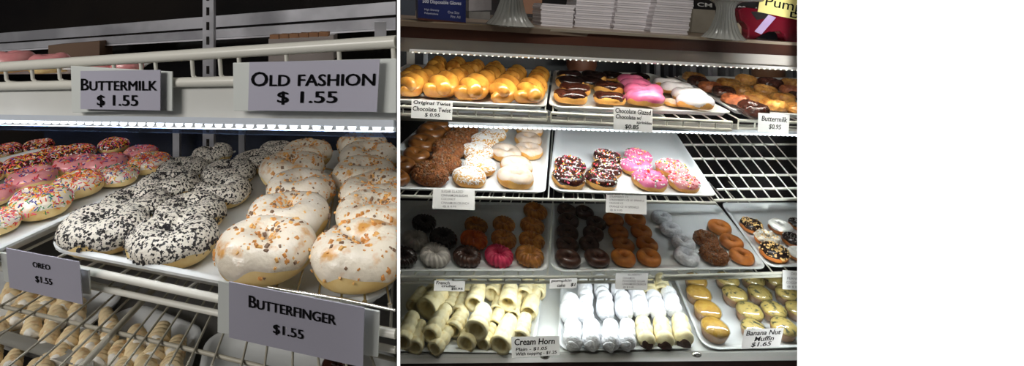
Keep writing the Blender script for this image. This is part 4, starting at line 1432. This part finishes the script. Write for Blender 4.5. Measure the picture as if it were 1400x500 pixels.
card('small card lettered pumpkin cake below the mini doughnuts', [(752, 381), (789, 380), (788, 393), (751, 394)], R3, 376, [('pumpkin', .05, .08, .80, .46, H), ('cake', .28, .54, .58, .90, H), ('$1', .78, .52, .96, .90, H)])
card('printed grey card hanging over the powdered horns', [(842, 373), (886, 373), (885, 396), (841, 395)], R3, 376, [('BLUEBERRY', .38, .06, .80, .16, Pn), ('CINNAMON', .22, .26, .58, .38, Pn), ('POWDERED SUGAR', .22, .44, .92, .56, Pn), ('CINNAMON CRUNCH', .22, .62, .94, .74, Pn), ('@ $ 0.85', .24, .82, .58, .94, Pn)], ink=M_faint)
card('printed grey card hanging at the edge of the white wall', [(1070, 369), (1108, 371), (1108, 397), (1070, 395)], R3, 371, [('CHOCOLATE', .30, .10, .80, .24, Pn), ('PEANUT', .16, .36, .66, .48, Pn), ('COCONUT', .12, .58, .70, .70, Pn), ('@ $ 0.85', .16, .80, .66, .92, Pn)], ink=M_faint)
card('large white card hand lettered Cream Horn with two prices', [(699, 460), (765, 459), (765, 485), (700, 489)], R4, 478, near=.10, lines=[('Cream Horn', .06, .10, .90, .42, H), ('Plain - $1.05', .08, .54, .74, .72, H), ('With topping - $1.25', .08, .76, .94, .96, H)])
card('white card hand lettered Banana Nut Muffin below the wrapped muffins', [(1018, 450), (1072, 448), (1066, 473), (1013, 477)], R4, 474, near=.09, lines=[('Banana Nut', .06, .08, .94, .34, H), ('Muffin', .30, .40, .80, .66, H), ('$1.65', .24, .70, .76, .96, H)])

# --- LED strips of the far case
za = R1.pt(612, 165).y - .004
a = P(613, 171, R1.pt(613, 148).y - .002)
b = P(1116, 184.5, R1.pt(1116, 170).y - .002)
led_strip('led_strip', 'bright LED strip under the top shelf of the far case', a, b, 78, 0.004, 0.006, Vector((0, -.3, -1)).normalized(), 0.0058)
a2, b2 = P(560, 71, 1.352), P(1116, 97, 1.452)
led_strip('led_strip', 'faint row of LEDs along the lower edge of the grey valance', a2, b2, 70, 0.003, 0.005, Vector((0, -.3, -1)).normalized(), 0.0024, emis('dim_led_diode', (250, 245, 235), 2.0), M_white)

fp = quadbox('light_fixture', M_greymetal, [(500, 149.5), (1120, 175), (1120, 183), (500, 163)], [R1.pt(548, 145).y + .012, R1.pt(1090, 168).y + .012] + [R1.pt(1090, 168).y + .012, R1.pt(548, 145).y + .012], 0.012)
tag(fp, 'grey light fixture behind the double rail of the top shelf in the far case', 'light fixture')

M_pane = clear('clear_front_glass', (250, 252, 251), 0.02, 0.03)
for px4_, z4_, lb_ in (([(500, 66), (956.6, 90), (956.6, 488), (500, 490)], [1.335, 1.405, 1.405, 1.335], 'wide clear glass pane across most of the far case front'),
                       ([(957.8, 90), (1112, 97), (1112, 486), (957.8, 488)], [1.405, 1.43, 1.43, 1.405], 'narrow clear glass pane of the far case front beside the white wall')):
    tag(quadbox('glass_pane', M_pane, px4_, z4_, 0.003), lb_, 'glass pane')

# --- counter, valance, sill and case back
def slab(name, label, cat, m, px4, zs, thick, kind=None):
    o = quadbox(name, m, px4, zs, thick)
    tag(o, label, cat)
    if kind:
        o['kind'] = kind
    return o


zc = (1.36, 1.46)
M_wood = mat('dark_wood_edge', (86, 54, 42), 0.35, (58, 36, 30), 3, coat=0.2)
slab('valance_panel', 'grey metal valance panel hanging below the wooden counter edge', 'panel', mat('light_grey_metal', (204, 200, 192), 0.5, (192, 188, 180), 3), [(420, 44), (1116, 76), (1116, 97), (420, 64)], [zc[0] + .02, zc[1] + .02, zc[1] + .02, zc[0] + .02], 0.012)
ct = tag(empty('counter_top', P(800, 50, 1.5)), 'wooden counter with a worn metal lip across the top of the far case', 'counter')
inv = Matrix.Translation(-ct.location)
for nm, m, v0, v1, dz in (('wood_edge', M_wood, (30, 62), (52, 76.5), 0.0), ('metal_lip', mat('worn_metal_lip', (176, 166, 148), 0.4, (140, 124, 100), 4, metal=0.3), (26.5, 58.5), (30.5, 62.5), -0.003)):
    c = [inv @ P(u, v, z + dz) for u, v, z in ((420, v0[0] - 7, zc[0]), (1120, v0[1] + 1.5, zc[1]), (1120, v1[1] + 1.5, zc[1]), (420, v1[0] - 7, zc[0]))]
    q = MB()
    q.hexa(c, [p + Vector((0, .016, 0)) for p in c])
    q.build(nm, m, ct)
CT = Plane((548, 28, zc[0]), (1090, 60, zc[1]), (800, 28, 2.4), 1.0)
c = [inv @ CT.pt(u, v, -.001) for u, v in ((420, 21), (1120, 62))] + [inv @ (CT.pt(u, v, -.001) + CT.fw * .95) for u, v in ((1120, 62), (420, 21))]
q = MB()
q.hexa(c, [p - CT.N * 0.012 for p in c])
q.build('top_board', mat('counter_board', (120, 104, 88), 0.4, (96, 80, 66), 3), ct)

slab('floor_deck', 'white bottom deck of the far case beneath the lowest trays', 'deck', M_white, None or [(420, 486), (1130, 482), (1130, 488), (420, 490)], [R4.pt(420, 486).y - .006, R4.pt(1130, 482).y - .006] * 1 + [R4.pt(1130, 482).y - .006, R4.pt(420, 486).y - .006], 0.004) if False else None
dk = MB()
c = [R4.pt(u, v, -.003) for u, v in ((420, 488), (1130, 484))] 
c = c + [c[1] + R4.fw * .75, c[0] + R4.fw * .75]
dk.hexa(c, [p - R4.N * .01 for p in c])
tag(dk.build('bottom_deck', M_white, None), 'white bottom deck of the far case beneath the lowest trays', 'deck')
slab('front_sill', 'grey metal front sill of the far case under the lowest trays', 'sill', M_greymetal, [(420, 486), (1120, 481), (1120, 492), (420, 498)], [R4.pt(420, 486).y - .012, R4.pt(1120, 481).y - .012, R4.pt(1120, 481).y - .03, R4.pt(420, 486).y - .03], 0.01)
slab('kick_board', 'dark red brown board below the grey sill of the far case', 'board', mat('dark_red_brown_board', (58, 34, 30), 0.5, (40, 24, 22), 3), [(420, 497), (1120, 491), (1120, 780), (420, 800)], [R4.pt(420, 486).y - .026, R4.pt(1120, 481).y - .026] * 2, 0.01)
for i, u in enumerate((745, 953)):  # chrome discs added as the bright reflections on the sill
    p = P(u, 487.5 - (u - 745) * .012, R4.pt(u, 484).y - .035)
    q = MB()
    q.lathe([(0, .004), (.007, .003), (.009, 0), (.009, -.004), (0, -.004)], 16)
    o = q.build('sill_glint', M_chrome, None, True)
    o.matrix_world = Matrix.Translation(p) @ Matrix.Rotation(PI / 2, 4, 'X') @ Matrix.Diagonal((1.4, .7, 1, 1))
    tag(o, ('added bright glint on the sill near the Cream Horn card', 'added bright glint on the sill in front of the muffin tray corner')[i], 'clip')

bk = quadbox('wall_back', mat('dark_back_panel', (34, 32, 34), 0.35, (24, 23, 25), 3), [(300, -120), (1300, -120), (1300, 640), (300, 640)], [2.62] * 4, 0.02)
tag(bk, kind='structure')
up = quadbox('shelf_upright', M_white, [(556, 68), (567, 70), (567, 112), (556, 110)], [2.0] * 4, 0.02)
tag(up, 'white shelf upright at the back beside the twist doughnuts', 'upright')
for u, l in ((900, 'slotted upright at the back behind the white iced doughnuts'), (978, 'pale upright at the back behind the craggy doughnuts'), (582, 'narrow dark upright behind the twists')):
    o = quadbox('shelf_upright', M_alu, [(u - 3, 70), (u + 3, 70), (u + 3, 112), (u - 3, 112)], [2.5] * 4, 0.02)
    tag(o, l, 'upright')
pot = MB()
pot.lathe([(0, 0), (.05, 0), (.062, .03), (.06, .07), (.048, .09), (.05, .1), (0, .1)], 28)
for u, v, l, cc in ((795, 99, 'brown rounded jar at the back behind the chocolate doughnuts', (136, 84, 62)), (1050, 111, 'brown jar at the back behind the craggy doughnuts', (120, 80, 52))):
    me = mesh('jar', pot.v, pot.f, mat('jar_glaze_%d' % u, cc, 0.4), True)
    bm_fix(me)
    o = link('jar', me)
    o.location = P(u, v, 2.45)
    tag(o, l, 'jar')
r = random.Random(4)
i = 0
for u in list(range(884, 1090, 12)):  # row of narrow grey upright shapes, tones picked at random
    if 1036 < u < 1064 or abs(u - 978) < 5 or abs(u - 900) < 5:
        continue
    w = r.choice((4, 6, 8))
    g_ = r.choice((70, 92, 120, 60, 100))
    bx_ = MB()
    a = P(u, 88 + r.uniform(-2, 2) + (u - 884) * .02, 2.52)
    b = P(u + w, 112 + (u - 884) * .02, 2.52)
    bx_.hexa([a, Vector((b.x, a.y, a.z)), b, Vector((a.x, a.y, b.z))], [p + Vector((0, .06, 0)) for p in (a, Vector((b.x, a.y, a.z)), b, Vector((a.x, a.y, b.z)))])
    o = bx_.build('carton', mat('carton_%d' % g_, (g_, g_, g_ + 4), 0.6), None)
    tag(o, 'narrow grey upright shape in the row behind the top shelf trays', 'carton', 'narrow grey shapes behind the top shelf')
    i += 1

lg = MB()
c = [P(700, 112, 2.40), P(1120, 119.5, 2.40)]
lg.hexa([c[0], c[1], c[1] + Vector((0, .2, 0)), c[0] + Vector((0, .2, 0))], [p - Vector((0, 0, .01)) for p in (c[0], c[1], c[1] + Vector((0, .2, 0)), c[0] + Vector((0, .2, 0)))])
tag(lg.build('back_ledge', M_greymetal, None), 'grey ledge along the back of the far case holding jars and narrow grey shapes', 'ledge')

# --- things on the counter
def ctp(u, v):
    return CT.pt(u, v)


gb = tag(empty('glove_box', ctp(605, 26)), 'dark blue box of disposable gloves standing on the counter', 'box')
inv = Matrix.Translation(-gb.location)
zg = ctp(605, 31).y
c4 = [P(571, -14, zg - .01), P(637, -12, zg + .015), P(637, 34, zg + .015), P(571, 27, zg - .01)]
q = MB()
q.hexa([inv @ p for p in c4], [inv @ (p + Vector((0, .11, 0))) for p in c4])
bevel(q.build('carton', mat('dark_blue_card', (30, 40, 92), 0.45, (24, 32, 80), 3), gb), .002)


def gfr(x, y, h):
    return inv @ (c4[0].lerp(c4[1], x).lerp(c4[3].lerp(c4[2], x), y) + Vector((0, -h - .0005, 0)))


M_wht = mat('white_print', (190, 192, 205), 0.6)
M_bluep = mat('pale_blue_print', (120, 130, 180), 0.6)
lettering(gb, gfr, [('500 Disposable Gloves', .10, .31, .90, .46, dict(bold=.02)), ('High Density', .14, .60, .44, .68), ('Polyethylene', .14, .72, .42, .80), ('One Size', .62, .62, .86, .70), ('Fits All', .68, .75, .88, .83)], M_wht)
q = MB()
q.hexa([gfr(0, .93, .0), gfr(1, .93, 0), gfr(1, 1, 0), gfr(0, 1, 0)], [gfr(0, .93, .001), gfr(1, .93, .001), gfr(1, 1, .001), gfr(0, 1, .001)])
q.build('bottom_stripe', M_wood, gb)
o = quadbox('dispenser_box', mat('dark_teal_card', (40, 46, 56), 0.5), [(548, -20), (568, -20), (568, 26), (548, 25)], [1.75] * 4, .1)
tag(o, 'dark box standing beside the blue glove box on the counter', 'box')
o = quadbox('paper_packet', mat('dim_packet', (120, 116, 116), 0.6, (96, 92, 92), 12), [(641, -16), (672, -14), (672, 14), (641, 15)], [1.82] * 4, .08)
tag(o, 'grey paper packet between the blue box and the glass stand', 'packet')
o = quadbox('paper_packet', mat('dim_packet_low', (104, 102, 98), 0.6, (80, 78, 74), 12), [(641, 16), (670, 16), (670, 34), (641, 32)], [1.8] * 4, .08)
tag(o, 'dim lower packet under the grey one beside the glass stand', 'packet')
o = quadbox('cardboard_box', mat('brown_carton', (150, 112, 88), 0.6, (136, 98, 76), 3), [(712, -16), (742, -16), (740, 20), (712, 18)], [1.95] * 4, .06)
tag(o, 'brown cardboard box behind the glass stand on the counter', 'box')
M_sheet = [mat('paper_bag_white', (226, 222, 224), 0.7), mat('paper_bag_grey', (204, 200, 204), 0.7)]
g = 'flat white paper bags stacked on the counter'
si = 0
for nm, u0, u1, u2, u3, vt, vb, n in [('first', 740, 786, 740, 783, 5, 36, 12), ('second', 790, 843, 785, 840, -14, 38, 18), ('third', 848, 898, 838, 888, -14, 42, 18), ('fourth', 899, 949, 889, 940, -2, 46, 16)]:
    z = ctp((u0 + u1) / 2, vb).y
    for k in range(n):
        t0, t1 = k / n, (k + .88) / n
        j = r.uniform(-1.2, 1.2)
        va, vb_ = vb + (vt - vb) * t0, vb + (vt - vb) * t1
        ua, ub = u2 + (u0 - u2) * t0 + j, u3 + (u1 - u3) * t0 + j
        sl = 3.2
        a = [P(ua, vb_ - 1, z), P(ub, vb_ + sl - 1, z), P(ub, va + sl - 1, z), P(ua, va - 1, z)]
        q = MB()
        q.hexa(a, [p + Vector((0, .1, 0)) for p in a])
        o = q.build('paper_bag', M_sheet[k % 2], None)
        tag(o, f'flat white paper bag lying in the {nm} bag stack from the glove box', 'paper bag', f'paper bags in the {nm} stack')
M_glass = mat('ribbed_pressed_glass', (176, 178, 172), 0.12, alpha=0.6, coat=0.6)
for u, v, s, l in ((697, 36, .82, 'ribbed glass pedestal foot beside the brown box'), (989, 54, .70, 'ribbed glass pedestal foot beside the red ornament')):
    q = MB()
    prof = [(.060, 0), (.070, .004), (.062, .012), (.05, .026), (.041, .045), (.034, .068), (.029, .09), (.028, .11), (.034, .125), (.05, .135), (.11, .14), (.115, .146), (.0, .148)]
    q.lathe(prof, 96, flute=lambda t, j: 1 + (.035 * math.cos(24 * t) if 0 < j < 9 else 0))
    q.v = [p * s for p in q.v]
    o = q.build('glass_pedestal', M_glass, None, True)
    o.matrix_world = Matrix.Translation(ctp(u, v)) @ Matrix((CT.rt, CT.fw, CT.N)).transposed().to_4x4()
    tag(o, l, 'cake stand')
o = quadbox('napkin_pack', mat('cream_packet', (150, 144, 130), 0.6, (132, 126, 112), 8), [(948, 12), (978, 14), (976, 46), (945, 44)], [ctp(950, 46).y + .1] * 4, .06)
tag(o, 'cream coloured packet tucked between the bag stack and the glass foot', 'packet')
M_bb = mat('blackboard', (26, 24, 24), 0.6)
M_chalk = mat('chalk_print', (220, 220, 216), 0.8)
for px4, s, l in (([(950, -6), (976, -4), (976, 12), (950, 10)], 'CM', 'small black sign with white letters behind the bag stack'), ([(1004, -6), (1042, -4), (1042, 22), (1004, 18)], '82   A', 'black sign with white figures behind the red ornament')):
    paper_tag('black_sign', l, 'sign', px4, 2.02, [(s, .12, .55, .9, .9, dict(bold=.02))], M_bb, M_chalk)
# red ornament: a cut-out figure on legs, solid
M_red = mat('red_lacquer', (104, 16, 32), 0.25, (86, 12, 26), 3, coat=0.5)
z0 = 1.62
out = [(1010, 14), (1018, 10), (1040, 12), (1060, 10), (1086, 4), (1104, 6), (1104, 62), (1088, 60), (1080, 57), (1074, 58), (1072, 47), (1066, 43), (1052, 44), (1042, 48), (1034, 53), (1024, 57), (1020, 55), (1023, 48), (1023, 38), (1018, 31), (1013, 28)]
ro = tag(empty('red_ornament', P(1050, 58, z0)), 'red lacquered ornament on curved legs at the counter end', 'ornament')
inv = Matrix.Translation(-ro.location)
f_, b_ = [inv @ P(u, v, z0) for u, v in out], [inv @ (P(u, v, z0) + Vector((0, .035, 0))) for u, v in out]
n = len(out)
me = mesh('body', f_ + b_, [tuple(range(n)), tuple(range(2 * n - 1, n - 1, -1))] + [(i, n + i, n + (i + 1) % n, (i + 1) % n) for i in range(n)], M_red, False)
bm_fix(me)
bevel(link('body', me, ro), .004, 3)
q = MB()
c = [inv @ (P(u, v, z0) + Vector((0, -.003, 0))) for u, v in ((1050, 20), (1060, 24), (1040, 47), (1031, 43))]
q.hexa(c, [p + Vector((0, .0015, 0)) for p in c])
tag(q.build('ribbon', mat('lilac_ribbon', (190, 176, 206), 0.5, (150, 120, 176), 5), ro), 'lilac and white ribbon')
q = MB()
c = [inv @ (P(u, v, z0) + Vector((0, -.002, 0))) for u, v in ((1026, 16), (1052, 15), (1050, 25), (1034, 27))]
q.hexa(c, [p + Vector((0, .0012, 0)) for p in c])
q.build('dark_window', M_bb, ro)
o = quadbox('cake_slice_box', mat('cream_disc', (190, 176, 150), 0.6), [(1010, 32), (1021, 32), (1021, 49), (1009, 48)], [1.72] * 4, .05)
tag(o, 'cream coloured lump between the glass foot and the red ornament', 'box')
paper_tag('paper_sign', 'yellow paper sign hand lettered PumpKin Donuts at the counter end', 'sign', [(1042, -18), (1140, -2), (1134, 36), (1036, 16)], 1.56,
          [('PumpKin', .08, .34, .92, .82, dict(bold=.006)), ('Donuts', .44, .74, .98, .96, dict(bold=.03))], mat('yellow_paper', (222, 212, 136), 0.6), M_ink)

# ================================================================== ROOM
YW = 1.2
w = MB()
x0, x1 = (1090 - CX) / FPX * YW, 2.3
xb = (1090 - CX) / FPX * (YW + .03)
w.hexa([Vector((x0, YW, 3.0)), Vector((x1, YW, 3.0)), Vector((x1, YW, .02)), Vector((x0, YW, .02))], [Vector((xb + .004, YW + .03, 3.0)), Vector((x1, YW + .03, 3.0)), Vector((x1, YW + .03, .02)), Vector((xb + .004, YW + .03, .02))])
tag(w.build('added_wall_right', mat('white_wall', (250, 250, 250), 0.9), None), kind='structure')  # added wall, fills the blank white margin at the right
fl = MB()
fl.box((0.2, 1.0, 0.0), (3, 0, 0), (0, 3, 0), (0, 0, .02))
tag(fl.build('floor', mat('floor_tile', (120, 112, 104), 0.5, (104, 98, 92), 3), None), kind='structure')
cl = MB()
cl.box((0.2, 1.0, 3.0), (3, 0, 0), (0, 3, 0), (0, 0, .02))
tag(cl.build('ceiling', mat('ceiling_paint', (200, 198, 194), 0.8), None), kind='structure')
# glowing strip added on the divider edge to whiten the blank gap
a, b = Vector((0, .4585, 2.05)), Vector((0, .4585, 1.05))
lb = MB()
lb.box((0, .458, 1.16), (.00115, 0, 0), (0, .0015, 0), (0, 0, 1.13))
tag(lb.build('glow_edge', emis('white_gap_glow', (255, 255, 255), 1.3), None), 'added glowing strip filling the blank white gap between the two cases', 'glowing strip')

# ------------------------------------------------------------------ lights
W = bpy.data.worlds.new('world')
S.world = W
W.use_nodes = True
W.node_tree.nodes['Background'].inputs[0].default_value = (0.9, 0.93, 1.0, 1)
W.node_tree.nodes['Background'].inputs[1].default_value = 0.01
COOL, WARM = (0.90, 0.95, 1.0), (1.0, 0.95, 0.86)
area('near_case_lamp', lp(-80, 168, 0.006), lp(538, 178, 0.006), 0.012, 1.1, Vector((0.0, 0.35, -1)), COOL)
area('top_shelf_lamp', P(556, 75, 1.465), P(1110, 100, 1.575), 0.012, 2.1, Vector((0, .7, -1)), WARM, math.radians(150))
area('valance_strip_lamp', P(556, 73, 1.372), P(1110, 98, 1.478), 0.008, 0.38, Vector((0, .3, -1)), WARM, math.radians(75))
area('second_shelf_lamp', P(613, 166, R1.pt(613, 150).y + .05), P(1110, 179, R1.pt(1110, 168).y + .05), 0.012, 2.0, Vector((0, .8, -1)), COOL, math.radians(130))
area('bottom_shelf_lamp', P(640, 385, R3.pt(640, 376).y + .05), P(1110, 382, R3.pt(1110, 372).y + .05), 0.012, 2.0, Vector((0, .15, -1)), COOL)
area('store_lamp_near_case', Vector((-2.0, -.5, 2.3)), Vector((-.9, -.9, 2.3)), .5, 25, Vector((.45, .8, -.45)), (1, .97, .93))
area('store_lamp_far_case', Vector((.15, 1.0, 2.6)), Vector((1.3, 1.0, 2.6)), .2, 14, Vector((0, .6, -1)), (1, .96, .92))
wd, wp = Vector((.52, .854, 0)), Vector((.276, -.36, 1.22))
ws_ = Vector((.854, -.52, 0)) * .43
l = area('added_wall_fill', wp - ws_, wp + ws_, 1.1, 5.2, wd, (1, 1, 1), math.radians(5))  # added lamp, brightens the right wall to blank white

S.view_settings.view_transform = 'Standard'
S.view_settings.look = 'None'
S.view_settings.exposure = 0
S.view_settings.gamma = 1
S.view_settings.use_curve_mapping = False
